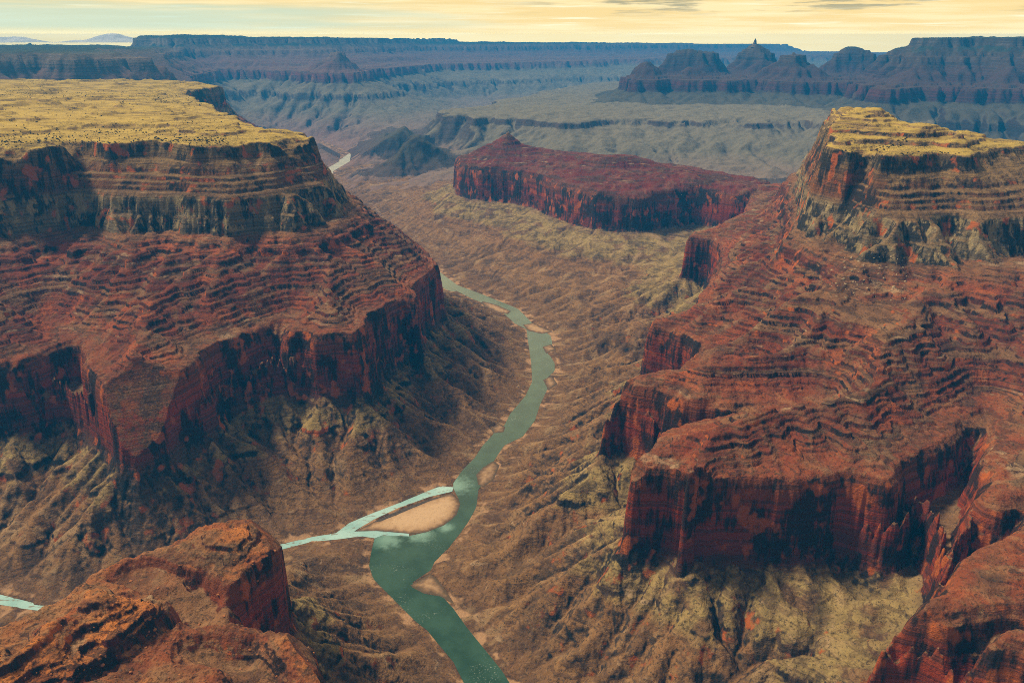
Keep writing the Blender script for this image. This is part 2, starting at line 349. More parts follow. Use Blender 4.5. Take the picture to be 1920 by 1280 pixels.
def erode(h, cell, batches, count, steps, seed, rate=0.3, cap=6.0, maxd=None):
    """droplets carving gullies: a real, if small, hydraulic erosion of the height map"""
    r = np.random.RandomState(seed)
    ny, nx = h.shape
    h = h / cell; hf = h.ravel().astype(np.float64)
    for b in range(batches):
        x = r.rand(count) * (nx - 4) + 1.5; y = r.rand(count) * (ny - 4) + 1.5
        dx = np.zeros(count); dy = np.zeros(count); sp = np.ones(count); wat = np.ones(count); sed = np.zeros(count)
        for s in range(steps):
            ix, iy = x.astype(np.int64), y.astype(np.int64)
            u, v = x - ix, y - iy; k = iy * nx + ix
            a, bb, c, d = hf[k], hf[k + 1], hf[k + nx], hf[k + nx + 1]
            gx = (bb - a) * (1 - v) + (d - c) * v; gy = (c - a) * (1 - u) + (d - bb) * u
            h0 = a * (1 - u) * (1 - v) + bb * u * (1 - v) + c * (1 - u) * v + d * u * v
            dx = dx * 0.25 - gx * 0.75; dy = dy * 0.25 - gy * 0.75
            ln = np.sqrt(dx * dx + dy * dy) + 1e-9; dx /= ln; dy /= ln
            x2, y2 = np.clip(x + dx, 1, nx - 2.01), np.clip(y + dy, 1, ny - 2.01)
            jx, jy = x2.astype(np.int64), y2.astype(np.int64); p, q = x2 - jx, y2 - jy; j = jy * nx + jx
            h1 = hf[j] * (1 - p) * (1 - q) + hf[j + 1] * p * (1 - q) + hf[j + nx] * (1 - p) * q + hf[j + nx + 1] * p * q
            dh = h1 - h0
            capy = np.maximum(-dh, 0.01) * sp * wat * cap
            dep = np.where(dh > 0, np.minimum(dh, sed), np.where(sed > capy, (sed - capy) * 0.3, -np.minimum((capy - sed) * rate, np.maximum(-dh, 0))))
            dep = np.where(h0 < 0.3, np.maximum(dep, 0) * 0, dep)
            sed -= dep
            np.add.at(hf, k, dep * (1 - u) * (1 - v)); np.add.at(hf, k + 1, dep * u * (1 - v))
            np.add.at(hf, k + nx, dep * (1 - u) * v); np.add.at(hf, k + nx + 1, dep * u * v)
            sp = np.sqrt(np.maximum(sp * sp - dh * 3.0, 0.05)); sp = np.minimum(sp, 3); wat *= 0.985
            x, y = x2, y2
    return (hf.reshape(ny, nx) * cell).astype(np.float32)

def streams(h, cell, iters, kdt, seed, diff=0.06, mexp=0.45, depth=40.0, base=0.5):
    """stream power incision: water gathers downhill and cuts ravines that join like branches"""
    ny, nx = h.shape; N = ny * nx
    raw = h.copy(); r = np.random.RandomState(seed)
    h = h + r.rand(ny, nx).astype(np.float32) * 0.6
    idx = np.arange(N).reshape(ny, nx)
    jn = [np.roll(j0, (37 * q, 91 * q), (0, 1)) for j0 in [r.rand(ny, nx).astype(np.float32)] for q in range(8)]
    offs = [(-1, -1), (-1, 0), (-1, 1), (0, -1), (0, 1), (1, -1), (1, 0), (1, 1)]
    for it in range(iters):
        hp = np.pad(h, 1, constant_values=1e9)
        best = np.zeros((ny, nx), np.float32); rec = idx.copy(); dist = np.full((ny, nx), cell, np.float32)
        jit = 1 + 0.25 * (r.rand(8) - 0.5)
        for q, (dy, dx) in enumerate(offs):
            d = cell * (1.41421 if dx and dy else 1.0)
            sl = (h - hp[1 + dy:1 + dy + ny, 1 + dx:1 + dx + nx]) / d * jit[q] * (1 + 0.35 * (jn[(q + it) % 8] - 0.5))
            m = sl > best
            best = np.where(m, sl, best); rec = np.where(m, idx + dy * nx + dx, rec); dist = np.where(m, d, dist)
        rec[h <= base] = idx[h <= base]
        rec = rec.ravel()
        lev = (rec != np.arange(N)).astype(np.int32); p = rec.copy()
        for _ in range(13):
            lev = lev + lev[p]; p = p[p]
        order = np.argsort(lev, kind='stable'); cnt = np.searchsorted(lev[order], np.arange(lev.max() + 2))
        A = np.full(N, cell * cell, np.float64)
        for l in range(lev.max(), 0, -1):
            k = order[cnt[l]:cnt[l + 1]]
            np.add.at(A, rec[k], A[k])
        F = np.ravel(kdt) * A ** mexp / dist.ravel()
        hf = h.ravel().astype(np.float64)
        for l in range(1, lev.max() + 1):
            k = order[cnt[l]:cnt[l + 1]]
            hf[k] = (hf[k] + F[k] * hf[rec[k]]) / (1 + F[k])
        h = hf.reshape(ny, nx).astype(np.float32)
        h = np.maximum(h, raw - depth)
        lap = np.zeros_like(h); lap[1:-1, 1:-1] = h[:-2, 1:-1] + h[2:, 1:-1] + h[1:-1, :-2] + h[1:-1, 2:] - 4 * h[1:-1, 1:-1]
        h = h + diff * lap
    return h
def resample(a, c_from, c_to, shape):
    yy, xx = np.meshgrid(np.arange(shape[0], dtype=np.float32) * c_to / c_from, np.arange(shape[1], dtype=np.float32) * c_to / c_from, indexing='ij')
    return bspline(a, xx, yy)

def build_grid(x0, x1, y0, y1, cell, coarse, masses, warp, bumps):
    xs = np.arange(x0, x1 + cell, cell, dtype=np.float32); ys = np.arange(y0, y1 + cell, cell, dtype=np.float32)
    XX, YY = np.meshgrid(xs, ys)
    cx = np.arange(x0, x1 + 2 * coarse, coarse, dtype=np.float32); cy = np.arange(y0, y1 + 2 * coarse, coarse, dtype=np.float32)
    CX, CY = np.meshgrid(cx, cy)
    # the river is sampled finely, the rest coarsely
    drc = -sdf(WATER, CX, CY)
    WX, WY = XX.copy(), YY.copy()
    wfade = np.clip(upsample(drc, coarse, x0, y0, XX, YY) / 150, 0, 1)
    for (wl, amp, sd) in warp:
        WX += fbm(XX, YY, wl, 3, sd) * amp * wfade; WY += fbm(XX, YY, wl, 3, sd + 50) * amp * wfade
    zs = None; lab = None
    drw = upsample(drc, coarse, x0, y0, WX, WY)
    for i in range(len(masses)):
        v = mass_field(masses[i], [upsample(sdf(p, CX, CY), coarse, x0, y0, WX, WY) for z_, p in masses[i]['levels']], drw, WY)
        if zs is None: zs, lab = v, np.zeros(v.shape, np.int16)
        else:
            lab = np.where(v > zs, np.int16(i), lab); zs = np.maximum(zs, v)
    dr = upsample(drc, coarse, x0, y0, XX, YY)
    if masses is NEAR:
        for pts_, dep, hw in RAVINES:
            d = upsample(poly_dist(pts_, CX, CY, closed=False), coarse, x0, y0, WX, WY)
            zs = np.where(zs > 345, np.maximum(zs - dep * np.exp(-(d / hw) ** 1.6), np.where((lab == 3), 338, 316)), zs)
        zs = zs + np.where((lab == 3) & (zs > 345), np.clip((zs - 352) / 20, 0, 1) * (10 + 26 * fbm(XX, YY, 110, 4, 144, ridged=True)), 0)
        zs = zs + np.clip((zs - 358) / 15, 0, 1) * np.clip((450 - zs) / 60, 0, 1) * 18 * np.maximum(fbm(XX, YY, 130, 4, 147, ridged=True), 0)
        cap = np.clip((zs - 926) / 8, 0, 1)
        zs = zs + cap * (np.where(lab == 1, 92, 24) * fbm(XX, YY, np.where(lab == 1, 300.0, 430.0), 4, 141) + np.where(lab == 1, 22, 8))
    for (wl, amp, sd, rd) in bumps:
        b_ = fbm(XX, YY, wl, 4, sd, ridged=rd) * amp * np.clip(dr / 120, 0, 1) * np.clip(zs / 60, 0, 1)
        if masses is NEAR:
            b_ = b_ * np.where(zs < 296, 1, np.clip((zs - 360) / 50, 0.08, 1))
            zs = np.where(zs < 296, np.minimum(zs + b_ * (1.5 if rd else 1.0), 298), zs + b_)
        else: zs = zs + b_
    return XX, YY, zs.astype(np.float32), lab, dr

# near map
NX0, NX1, NY0, NY1, NC = -5400, 3400, 450, 9200, 7.0 / min(1, DETAIL ** 0.5)
_, _, zn, labn, drn = build_grid(NX0, NX1, NY0, NY1, NC, 21.0, NEAR, [(420, 24, 1), (150, 16, 5), (62, 6, 8)], [(520, 22, 11, False), (210, 22, 15, True)])
print('near map', zn.shape, time.time() - T0)
zn = np.maximum(zn, 0)
topmask = np.clip((zn - 920) / 14, 0, 1) * 0.8
raw = zn.copy()
c2 = zn[::2, ::2]
soft = np.where(labn[::2, ::2] == 2, 0.25, 1.0)
e2 = streams(c2, NC * 2, 16, np.where(c2 > 358, 0.2, 0.14), 3, depth=soft * np.where(c2 > 640, 40.0, np.where(c2 > 300, np.clip(c2 - 358, 3, 82), 72.0)).astype(np.float32))
zn = zn + resample(e2 - c2, NC * 2, NC, zn.shape)
pre = zn.copy()
zn = streams(zn, NC, 6, np.where(zn > 358, 0.10, 0.09), 4, diff=np.where(zn > 366, 0.05, 0.01), depth=np.where((zn > 325) & (zn < 366), 4.0, np.where(zn > 366, 13.0, 24.0)).astype(np.float32))
zn = zn * (1 - topmask) + raw * topmask
def slope_of(a, c):
    gy, gx = np.gradient(a, c); g = np.sqrt(gx * gx + gy * gy)
    for _ in range(3):
        p = np.pad(g, 1, mode='edge'); g = (p[:-2, 1:-1] + p[2:, 1:-1] + p[1:-1, :-2] + p[1:-1, 2:] + p[1:-1, 1:-1]) / 5
    return g.astype(np.float32)
sn_map = slope_of(zn, NC)
def downslope_streaks(a, seed, steps=9):
    """a grain combed downhill: scree runs and rills"""
    r = np.random.RandomState(seed); ny, nx = a.shape
    p = a.copy()
    for _ in range(2):
        q = np.pad(p, 1, mode='edge'); p = (q[:-2, 1:-1] + q[2:, 1:-1] + q[1:-1, :-2] + q[1:-1, 2:] + q[1:-1, 1:-1]) / 5
    gy, gx = np.gradient(p); ln = np.sqrt(gx * gx + gy * gy) + 1e-4; gx, gy = (gx / ln).astype(np.float32), (gy / ln).astype(np.float32)
    n = r.rand(ny, nx).astype(np.float32)
    X0, Y0 = np.meshgrid(np.arange(nx, dtype=np.float32), np.arange(ny, dtype=np.float32))
    acc = n.copy()
    for sg in (1, -1):
        x, y = X0.copy(), Y0.copy()
        for k in range(steps):
            ix = np.clip(x + .5, 0, nx - 1).astype(np.int32); iy = np.clip(y + .5, 0, ny - 1).astype(np.int32); j = iy * nx + ix
            x = x + sg * gx.ravel()[j]; y = y + sg * gy.ravel()[j]
            acc = acc + bilin(n, x, y)
    acc = (acc - acc.mean()) / acc.std()
    return acc.astype(np.float32)
streak_map = downslope_streaks(zn, 17)
print('near eroded', time.time() - T0)
# far map
FX0, FX1, FY0, FY1, FC = -22000, 24000, 5500, 36500, 31.0
_, _, zf, labf, drf = build_grid(FX0, FX1, FY0, FY1, FC, 93.0, FAR, [(1500, 260, 2), (620, 150, 6)], [(1600, 55, 21, False), (700, 50, 25, True)])
zf = np.maximum(zf, 0)
zf = streams(zf, FC, 12, 0.17, 5, depth=210.0, diff=0.04)
print('far eroded', time.time() - T0)

# ------------------------------------------------------------------ strata: smooth height -> cliffs, ledges and slopes
def ladder(z0, z1, n, run, rise, seed):
    r = np.random.RandomState(seed); a = []
    k = np.cumsum(0.25 + 1.6 * r.rand(n) ** 2); k = np.concatenate([[0], k / k[-1]])
    for i in range(n):
        s0, s1 = z0 + (z1 - z0) * k[i], z0 + (z1 - z0) * k[i + 1]
        a += [(s0, s0), (s0 + (s1 - s0) * run, s0 + (s1 - s0) * (1 - rise))]
    return a
CURVE_N = [(-50, -30), (0, 0), (3, 5), (10, 12), (70, 52), (74, 58), (188, 132), (194, 150), (258, 194), (264, 204), (298, 226), (304, 240), (311, 248), (318, 300), (321, 305), (329, 352), (331, 356), (339, 404), (352, 422)]
def stretch(pts, s0, s1, z0, z1): return [(a, z0 + (b - s0) * (z1 - z0) / (s1 - s0)) for a, b in pts]
CURVE_N += stretch(ladder(352, 643, 22, 0.70, 0.80, 2), 352, 643, 422, 643) + [(643, 643), (655, 690), (659, 694), (674, 752), (694, 768)]
CURVE_N += stretch(ladder(694, 925, 6, 0.34, 0.88, 4), 694, 925, 768, 925) + [(925, 925), (932, 931)] + ladder(932, 1030, 8, 0.84, 0.62, 5) + [(1030, 1030), (1400, 1400)]
CURVE_F = [(-50, -30), (0, 0), (440, 430), (452, 482), (700, 650), (722, 790), (790, 812)] + ladder(790, 1010, 4, 0.6, 0.6, 6) + [(1010, 1005), (1025, 1085), (1080, 1095), (1090, 1130), (1215, 1215), (1232, 1300), (1300, 1312), (1500, 1500)]
CURVE_T = np.array(sorted([(-100, -100), (422, 422)] + ladder(423, 643, 30, 0.72, 0.86, 12) + [(643, 643), (768, 768)] + ladder(769, 925, 15, 0.62, 0.86, 13) + [(925, 925), (2000, 2000)]))
CURVE_B = np.array([p for p in sorted(CURVE_N) if not (352 < p[0] < 643 or 694 < p[0] < 925 or 70 < p[0] < 298)])
CURVE_N, CURVE_F = np.array(sorted(CURVE_N)), np.array(sorted(CURVE_F))

# ------------------------------------------------------------------ the terrain sheet (fine near the viewer, coarser with distance)
def radii():
    r = [560.0]
    while r[-1] < 36000:
        k = r[-1]
        s = 0.0013 if k < 3600 else (0.0019 if k < 9000 else 0.0036)
        r.append(k * (1 + s / DETAIL))
    return np.array(r, np.float32)
RAD = radii()
AZ = np.linspace(-R(49), R(49), int(1900 * DETAIL)).astype(np.float32)
print('sheet', len(RAD), len(AZ))
def heights(X, Y):
    # near
    wx = X + fbm(X, Y, 45, 3, 31) * 6 + fbm(X, Y, 11, 2, 36) * 1.5; wy = Y + fbm(X, Y, 45, 3, 41) * 6 + fbm(X, Y, 11, 2, 46) * 1.5
    s = bspline(zn, (wx - NX0) / NC, (wy - NY0) / NC)
    dr = bilin(drn, (X - NX0) / NC, (Y - NY0) / NC)
    k = np.clip(dr / 25, 0, 1) * np.clip(s / 20, 0.1, 1) * np.where(s > 930, 0.35, 1)
    gk = np.clip(bilin(sn_map, (X - NX0) / NC, (Y - NY0) / NC) / 0.5, 0.06, 1.3)
    kc = np.where((s > 299) & (s < 372), 0.4, 1.0)
    s = s + kc * (fbm(X, Y, 70, 4, 51, 0.5) * np.where(s > 352, 1.8, 5.0) + fbm(X, Y, 26, 3, 57, 0.5, True) * 1.6) * k * gk
    zc_ = np.interp(s, CURVE_N[:, 0], CURVE_N[:, 1]).astype(np.float32)
    m = np.clip(0.7 + 1.5 * fbm(X, Y, 110, 3, 62), 0.05, 1.1)          # scree hides some of the ledges
    m = np.where((s > 352) & (s < 640), np.maximum(m, 0.3), np.where((s > 662) & (s < 925), 1.0, np.where(s < 298, np.clip(0.25 + 1.6 * fbm(X, Y, 160, 3, 63), 0, 0.9), 1.0)))
    zb_ = np.interp(s, CURVE_B[:, 0], CURVE_B[:, 1]).astype(np.float32)
    zz = zb_ + (zc_ - zb_) * m
    zr_ = np.interp(s, [298, 366], [226.0, 436.0]).astype(np.float32)      # where rubble buries the big cliff
    mc = np.where((s > 298) & (s < 366), np.clip(1.0 + 1.7 * fbm(X, Y, 240, 3, 65), 0.25, 1.0), 1.0)
    zz = zr_ + (zz - zr_) * mc
    m2 = np.clip(0.6 + 1.1 * fbm(X, Y, 85, 2, 64), 0.0, 1.0) * np.clip((s - 352) / 15, 0, 1) * np.where(s < 925, 1, 0)
    zz = zz + (np.interp(zz, CURVE_T[:, 0], CURVE_T[:, 1]).astype(np.float32) - zz) * m2
    zz += (fbm(X, Y, 16, 3, 66, 0.6) * np.where(s > 352, 2.0, 1.3) + fbm(X, Y, 9, 2, 69, 0.6, True) * np.where(s > 352, 1.0, 0.4)) * k
    st = bspline(streak_map, (X + fbm(X, Y, 20, 2, 131) * 3 - NX0) / NC, (Y + fbm(X, Y, 20, 2, 135) * 3 - NY0) / NC)
    zz += st * np.where((s > 140) & (s < 300), 2.2, 1.2) * k * np.where((s < 300) | ((s > 345) & (s < 643)), 1.0, 0.2)
    l3 = (labn.ravel()[(np.clip(((Y - NY0) / NC), 0, zn.shape[0] - 1).astype(int)) * zn.shape[1] + np.clip(((X - NX0) / NC), 0, zn.shape[1] - 1).astype(int)] == 3) & (s > 345)
    if l3.any(): zz += np.where(l3, fbm(X, Y, 24, 4, 151, 0.6, True) * 4.2, 0)
    # the channel bed
    zz = np.where(dr < 0, np.minimum(-1.0, dr * 0.2), np.minimum(zz, np.maximum(dr, 0) * 1.2 + 0.3))
    if X.min() < 600 and X.max() > -600 and Y.min() < 4600:
        ib = np.where((X > -700) & (X < 500) & (Y < 4600) & (Y > 1300))
        if len(ib[0]):
            db = sdf(BARS, X[ib], Y[ib])
            zz[ib] = np.where(db > -2, np.minimum(zz[ib], -0.6), np.where(db > -22, np.minimum(zz[ib], np.maximum(-db - 2, 0) * 0.8 + 0.3), zz[ib]))
    fade = np.clip(np.minimum(np.minimum(X - NX0, NX1 - X), NY1 - Y) / 700, 0, 1)
    zz = np.where(dr < 0, zz, zz * fade)
    lab = labn.ravel()[(np.clip(((Y - NY0) / NC), 0, zn.shape[0] - 1).astype(int)) * zn.shape[1] + np.clip(((X - NX0) / NC), 0, zn.shape[1] - 1).astype(int)].astype(np.int16)
    lab = np.where(s > 296, lab, -1)
    # far
    fy = (Y - FY0) / FC
    sf = bspline(zf, (X + fbm(X, Y, 260, 3, 71) * 55 - FX0) / FC, (Y + fbm(X, Y, 260, 3, 75) * 55 - FY0) / FC)
    drf_ = bilin(drf, (X - FX0) / FC, fy)
    kf = np.clip(drf_ / 150, 0, 1) * np.clip(sf / 100, 0.1, 1)
    sf = sf + (fbm(X, Y, 420, 5, 81, 0.55) * 24 + fbm(X, Y, 240, 5, 88, 0.55, True) * 16) * kf
    z2 = np.interp(sf, CURVE_F[:, 0], CURVE_F[:, 1]).astype(np.float32) + fbm(X, Y, 120, 3, 90) * 6 * kf
    z2 = np.where(drf_ < 0, -6, np.minimum(z2, np.maximum(drf_, 0) * 0.6))
    z2 = np.where(Y > FY0 + 200, z2, -20)
    labf_ = labf.ravel()[(np.clip(fy, 0, zf.shape[0] - 1).astype(int)) * zf.shape[1] + np.clip(((X - FX0) / FC), 0, zf.shape[1] - 1).astype(int)].astype(np.int16)
    water = (dr < 0) & (fade > 0)
    far = (z2 > zz) & ~water
    z = np.where(far, z2, zz)
    lf = np.where(sf > 100, labf_ + 100, np.int16(-2))
    return z, np.where(far, lf, lab), np.where(far, 0, st).astype(np.float32)

Zs, Ls, Ss = [], [], []
CH = 120
for i in range(0, len(RAD), CH):
    rr = RAD[i:i + CH][:, None]
    X, Y = rr * np.sin(AZ)[None, :], rr * np.cos(AZ)[None, :]
    z, l, st = heights(X.astype(np.float32), Y.astype(np.float32))
    Zs.append(z); Ls.append(l); Ss.append(st)
Z = np.concatenate(Zs); LAB = np.concatenate(Ls); STREAK = np.concatenate(Ss).ravel()
print('heights', Z.shape, time.time() - T0)
def ground(x, y):
    return float(heights(np.array([x], np.float32), np.array([y], np.float32))[0][0])

# ------------------------------------------------------------------ materials
def new_mat(name):
    m = bpy.data.materials.new(name); m.use_nodes = True
    t = m.node_tree
    for n in list(t.nodes): t.nodes.remove(n)
    return m, t
class NB:
    def __init__(s, t): s.t = t
    def n(s, ty, **k):
        q = s.t.nodes.new(ty)
        for a, b in k.items(): setattr(q, a, b)
        return q
    def link(s, a, b): s.t.links.new(a, b)
    def val(s, sock, v):
        if hasattr(v, 'is_linked'): s.link(v, sock)
        else: sock.default_value = v
    def math(s, op, a, b=None, c=None, clamp=False):
        q = s.n('ShaderNodeMath', operation=op, use_clamp=clamp)
        for i, v in enumerate((a, b, c)):
            if v is not None: s.val(q.inputs[i], v)
        return q.outputs[0]
    def noise(s, vec, scale, detail=3, rough=0.5, xyz=(1, 1, 1), loc=(0, 0, 0)):
        mp = s.n('ShaderNodeMapping'); mp.inputs['Scale'].default_value = tuple(scale * q for q in xyz); mp.inputs['Location'].default_value = loc
        s.link(vec, mp.inputs[0])
        q = s.n('ShaderNodeTexNoise'); q.inputs['Scale'].default_value = 1; q.inputs['Detail'].default_value = detail; q.inputs['Roughness'].default_value = rough
        s.link(mp.outputs[0], q.inputs['Vector'])
        return q.outputs['Fac']
    def ss(s, v, a, b):
        q = s.n('ShaderNodeMapRange', interpolation_type='SMOOTHSTEP'); q.inputs['From Min'].default_value = a; q.inputs['From Max'].default_value = b
        s.link(v, q.inputs['Value']); return q.outputs[0]
    def mix(s, f, a, b, mode='MIX'):
        q = s.n('ShaderNodeMix', data_type='RGBA', blend_type=mode)
        s.val(q.inputs['Factor'], f)
        for nm, v in (('A', a), ('B', b)):
            if isinstance(v, tuple): q.inputs[nm].default_value = v + (1,) if len(v) == 3 else v
            else: s.link(v, q.inputs[nm])
        return q.outputs['Result']
    def ramp(s, v, stops, interp='LINEAR'):
        q = s.n('ShaderNodeValToRGB'); r = q.color_ramp; r.interpolation = interp
        while len(r.elements) < len(stops): r.elements.new(0.5)
        for e, (p, c) in zip(r.elements, stops): e.position = p; e.color = c + (1,)
        s.link(v, q.inputs[0]); return q.outputs[0]

def rock_material(name='canyon_rock', lo=0.46, hi=0.66, tone=(.37, .10, .032), redmul=(1, 1, 1), bs=1.0):
    m, t = new_mat(name); b = NB(t)
    geo = b.n('ShaderNodeNewGeometry'); pos = geo.outputs['Position']
    sep = b.n('ShaderNodeSeparateXYZ'); b.link(pos, sep.inputs[0]); z = sep.outputs['Z']
    sn = b.n('ShaderNodeSeparateXYZ'); b.link(geo.outputs['Normal'], sn.inputs[0]); up = sn.outputs['Z']
    n_big = b.noise(pos, 1 / 260, 3); n_mid = b.noise(pos, 1 / 60, 4, 0.6); n_fine = b.noise(pos, 1 / 9, 4, 0.65)
    zw = b.math('ADD', z, b.math('MULTIPLY', b.math('SUBTRACT', n_big, 0.5), 34.0))
    zw = b.math('ADD', zw, b.math('MULTIPLY', b.math('SUBTRACT', n_mid, 0.5), 14.0))
    f = b.math('DIVIDE', zw, 1000.0)
    slope_c = b.ramp(f, [(0.0, (.18, .095, .043)), (.05, (.25, .138, .056)), (.125, (.235, .122, .05)), (.14, (.30, .215, .082)), (.20, (.33, .245, .095)), (.235, (.22, .125, .058)),
                         (.395, (.26, .13, .06)), (.418, (.23, .066, .027)), (.44, (.20, .048, .022)), (.52, (.155, .034, .017)), (.60, (.19, .046, .022)), (.645, (.22, .12, .055)), (.68, (.22, .155, .075)), (.78, (.20, .115, .05)), (.88, (.24, .155, .06)), (.92, (.34, .23, .085))])
    cliff_c = b.ramp(f, [(0.0, (.06, .045, .035)), (.12, (.09, .062, .04)), (.20, (.11, .062, .04)), (.235, (.17, .036, .020)), (.33, (.32, .05, .015)), (.41, (.22, .07, .03)),
                         (.45, (.105, .028, .018)), (.60, (.11, .032, .02)), (.65, (.19, .15, .09)), (.75, (.24, .185, .105)), (.78, (.17, .075, .033)), (.84, (.21, .095, .038)), (.90, (.20, .14, .065))])
    # orange and maroon provinces in the red beds
    prov = b.ss(b.noise(pos, 1 / 170, 4, 0.6, (1, 1, 1.5), (20, 3, 8)), lo, hi)
    redz = b.math('MULTIPLY', b.ss(zw, 415.0, 440.0), b.ss(zw, 660.0, 610.0))
    slope_c = b.mix(b.math('MULTIPLY', b.math('MULTIPLY', prov, redz), 0.8), slope_c, tone)
    soil = b.ss(b.noise(pos, 1 / 120, 5, 0.62, (1, 1, 1.2), (31, 17, 4)), 0.50, 0.62)
    slope_c = b.mix(b.math('MULTIPLY', b.math('MULTIPLY', soil, redz), 0.7), slope_c, (.20, .115, .058))
    band = b.ss(b.noise(pos, 1.0, 3, 0.55, (1 / 900, 1 / 900, 1 / 26.0), (2, 9, 13)), 0.53, 0.60)
    slope_c = b.mix(b.math('MULTIPLY', b.math('MULTIPLY', band, redz), 0.75), slope_c, (.215, .125, .062))
    slope_c = b.mix(redz, slope_c, b.mix(1.0, slope_c, redmul, 'MULTIPLY'))
    # thin beds
    bed = b.noise(pos, 1.0, 3, 0.6, (1 / 420, 1 / 420, 1 / (9.0 * bs)))
    bed2 = b.noise(pos, 1.0, 2, 0.6, (1 / 260, 1 / 260, 1 / (5.0 * bs)), (8, 2, 6))
    bedm = b.ss(bed, 0.45, 0.56)
    # varnish on cliffs: dark streaks running down, and broad black panels
    streak = b.noise(pos, 1.0, 4, 0.65, (1 / 13, 1 / 13, 1 / 110))
    panel = b.noise(pos, 1.0, 3, 0.55, (1 / 85, 1 / 85, 1 / 120), (40, 7, 0))
    var = b.math('ADD', b.math('MULTIPLY', streak, 0.42), b.math('MULTIPLY', panel, 0.66))
    varm = b.ss(var, 0.50, 0.585)
    cliff = b.mix(b.math('MULTIPLY', bedm, 0.55), cliff_c, (.04, .03, .026))
    cliff = b.mix(b.math('MULTIPLY', varm, 0.9), cliff, (.018, .0175, .018))
    orange = b.ss(b.noise(pos, 1.0, 3, 0.5, (1 / 46, 1 / 46, 1 / 60), (3, 90, 5)), 0.57, 0.66)
    cliff = b.mix(b.math('MULTIPLY', orange, 0.85), cliff, (.46, .12, .026))
    pale = b.math('MULTIPLY', b.ss(b.noise(pos, 1.0, 4, 0.65, (1 / 34, 1 / 34, 1 / 90), (11, 9, 5)), 0.52, 0.60), b.math('MULTIPLY', b.ss(zw, 640.0, 655.0), b.ss(zw, 770.0, 745.0)))
    cliff = b.mix(b.math('MULTIPLY', pale, 0.85), cliff, (.36, .28, .14))
    # slopes: shale in patches, rubble, scrub, red wash
    shale = b.math('MULTIPLY', b.ss(zw, 125.0, 150.0), b.ss(zw, 255.0, 215.0))
    patch = b.ss(b.noise(pos, 1 / 110, 4, 0.6, (1, 1, .6), (9, 4, 2)), 0.48, 0.38)
    slope_c = b.mix(b.math('MULTIPLY', b.math('MULTIPLY', shale, patch), 0.9), slope_c, (.175, .094, .046))
    slope = b.mix(b.math('MULTIPLY', b.ss(n_mid, 0.42, 0.64), 0.65), slope_c, b.mix(0.6, slope_c, (.07, .045, .032)))
    slope = b.mix(b.math('MULTIPLY', b.ss(bed2, 0.52, 0.60), b.math('MULTIPLY_ADD', redz, 0.25, 0.5)), slope, (.058, .033, .024))
    lip = b.math('MULTIPLY', b.ss(b.noise(pos, 1.0, 2, 0.6, (1 / 200, 1 / 200, 1 / 13.0), (5, 5, 1)), 0.62, 0.68), b.ss(b.noise(pos, 1 / 60, 2), 0.45, 0.62))
    slope = b.mix(b.math('MULTIPLY', lip, 0.6), slope, (.42, .29, .17))
    at_ = b.n('ShaderNodeAttribute'); at_.attribute_name = 'streak'; stv = at_.outputs['Fac']
    low = b.ss(zw, 300.0, 215.0)
    sm = b.math('MULTIPLY', b.math('MULTIPLY_ADD', low, 0.5, 0.35), b.ss(b.noise(pos, 1 / 150, 3, 0.6, (1, 1, 1), (7, 7, 7)), 0.30, 0.62))
    slope = b.mix(b.math('MULTIPLY', b.ss(stv, 0.1, -1.1), sm), slope, b.mix(0.75, slope, (.045, .03, .022)))
    slope = b.mix(b.math('MULTIPLY', b.ss(stv, 0.3, 1.5), sm), slope, b.mix(0.55, slope, (.42, .29, .15)))
    n_gr = b.noise(pos, 1 / 13.0, 4, 0.7, loc=(4, 8, 1))
    slope = b.mix(b.math('MULTIPLY', b.ss(n_gr, 0.50, 0.66), b.math('MULTIPLY_ADD', redz, -0.3, 0.5)), slope, b.mix(0.55, slope, (.40, .25, .12)))
    speck = b.noise(pos, 1 / 7.0, 3, 0.75)
    slope = b.mix(b.math('MULTIPLY', b.ss(speck, 0.54, 0.64), 0.72), slope, (.035, .03, .022))
    k = b.ss(b.math('ADD', up, b.math('MULTIPLY', b.math('SUBTRACT', n_gr, 0.5), 0.35)), 0.52, 0.76)
    col = b.mix(k, cliff, slope)
    # sand and pale gravel along the water
    beach = b.math('MULTIPLY', b.ss(z, 5.0, 2.0), b.ss(b.noise(pos, 1 / 55, 3), 0.50, 0.60))
    col = b.mix(b.math('MULTIPLY', beach, 0.9), col, (.40, .24, .13))
    # dry grass on the plateau tops
    g = b.math('MULTIPLY', b.ss(zw, 905.0, 925.0), b.ss(up, 0.72, 0.90))
    gn = b.noise(pos, 1.0, 6, 0.62, (1 / 420, 1 / 150, 1 / 60))
    grass = b.ramp(gn, [(.30, (.15, .10, .038)), (.40, (.30, .21, .055)), (.50, (.47, .345, .078)), (.60, (.34, .245, .062)), (.70, (.15, .11, .04))])
    gdark = b.math('MULTIPLY', b.ss(b.noise(pos, 1 / 7.0, 3, 0.7), 0.50, 0.60), b.ss(b.noise(pos, 1.0, 4, 0.6, (1 / 420, 1 / 130, 1 / 100), (2, 6, 0)), 0.50, 0.57))
    grass = b.mix(b.math('MULTIPLY', gdark, 0.85), grass, (.05, .042, .022))
    grass = b.mix(b.math('MULTIPLY', b.ss(speck, 0.60, 0.72), 0.3), grass, (.10, .07, .03))
    col = b.mix(g, col, grass)
    bump = b.n('ShaderNodeBump'); bump.inputs['Strength'].default_value = 1.0; bump.inputs['Distance'].default_value = 4.5
    hgt = b.math('ADD', b.math('MULTIPLY', b.noise(pos, 1 / 6.0, 6, 0.7), 1.0), b.math('MULTIPLY', bed2, 0.5))
    b.link(hgt, bump.inputs['Height'])
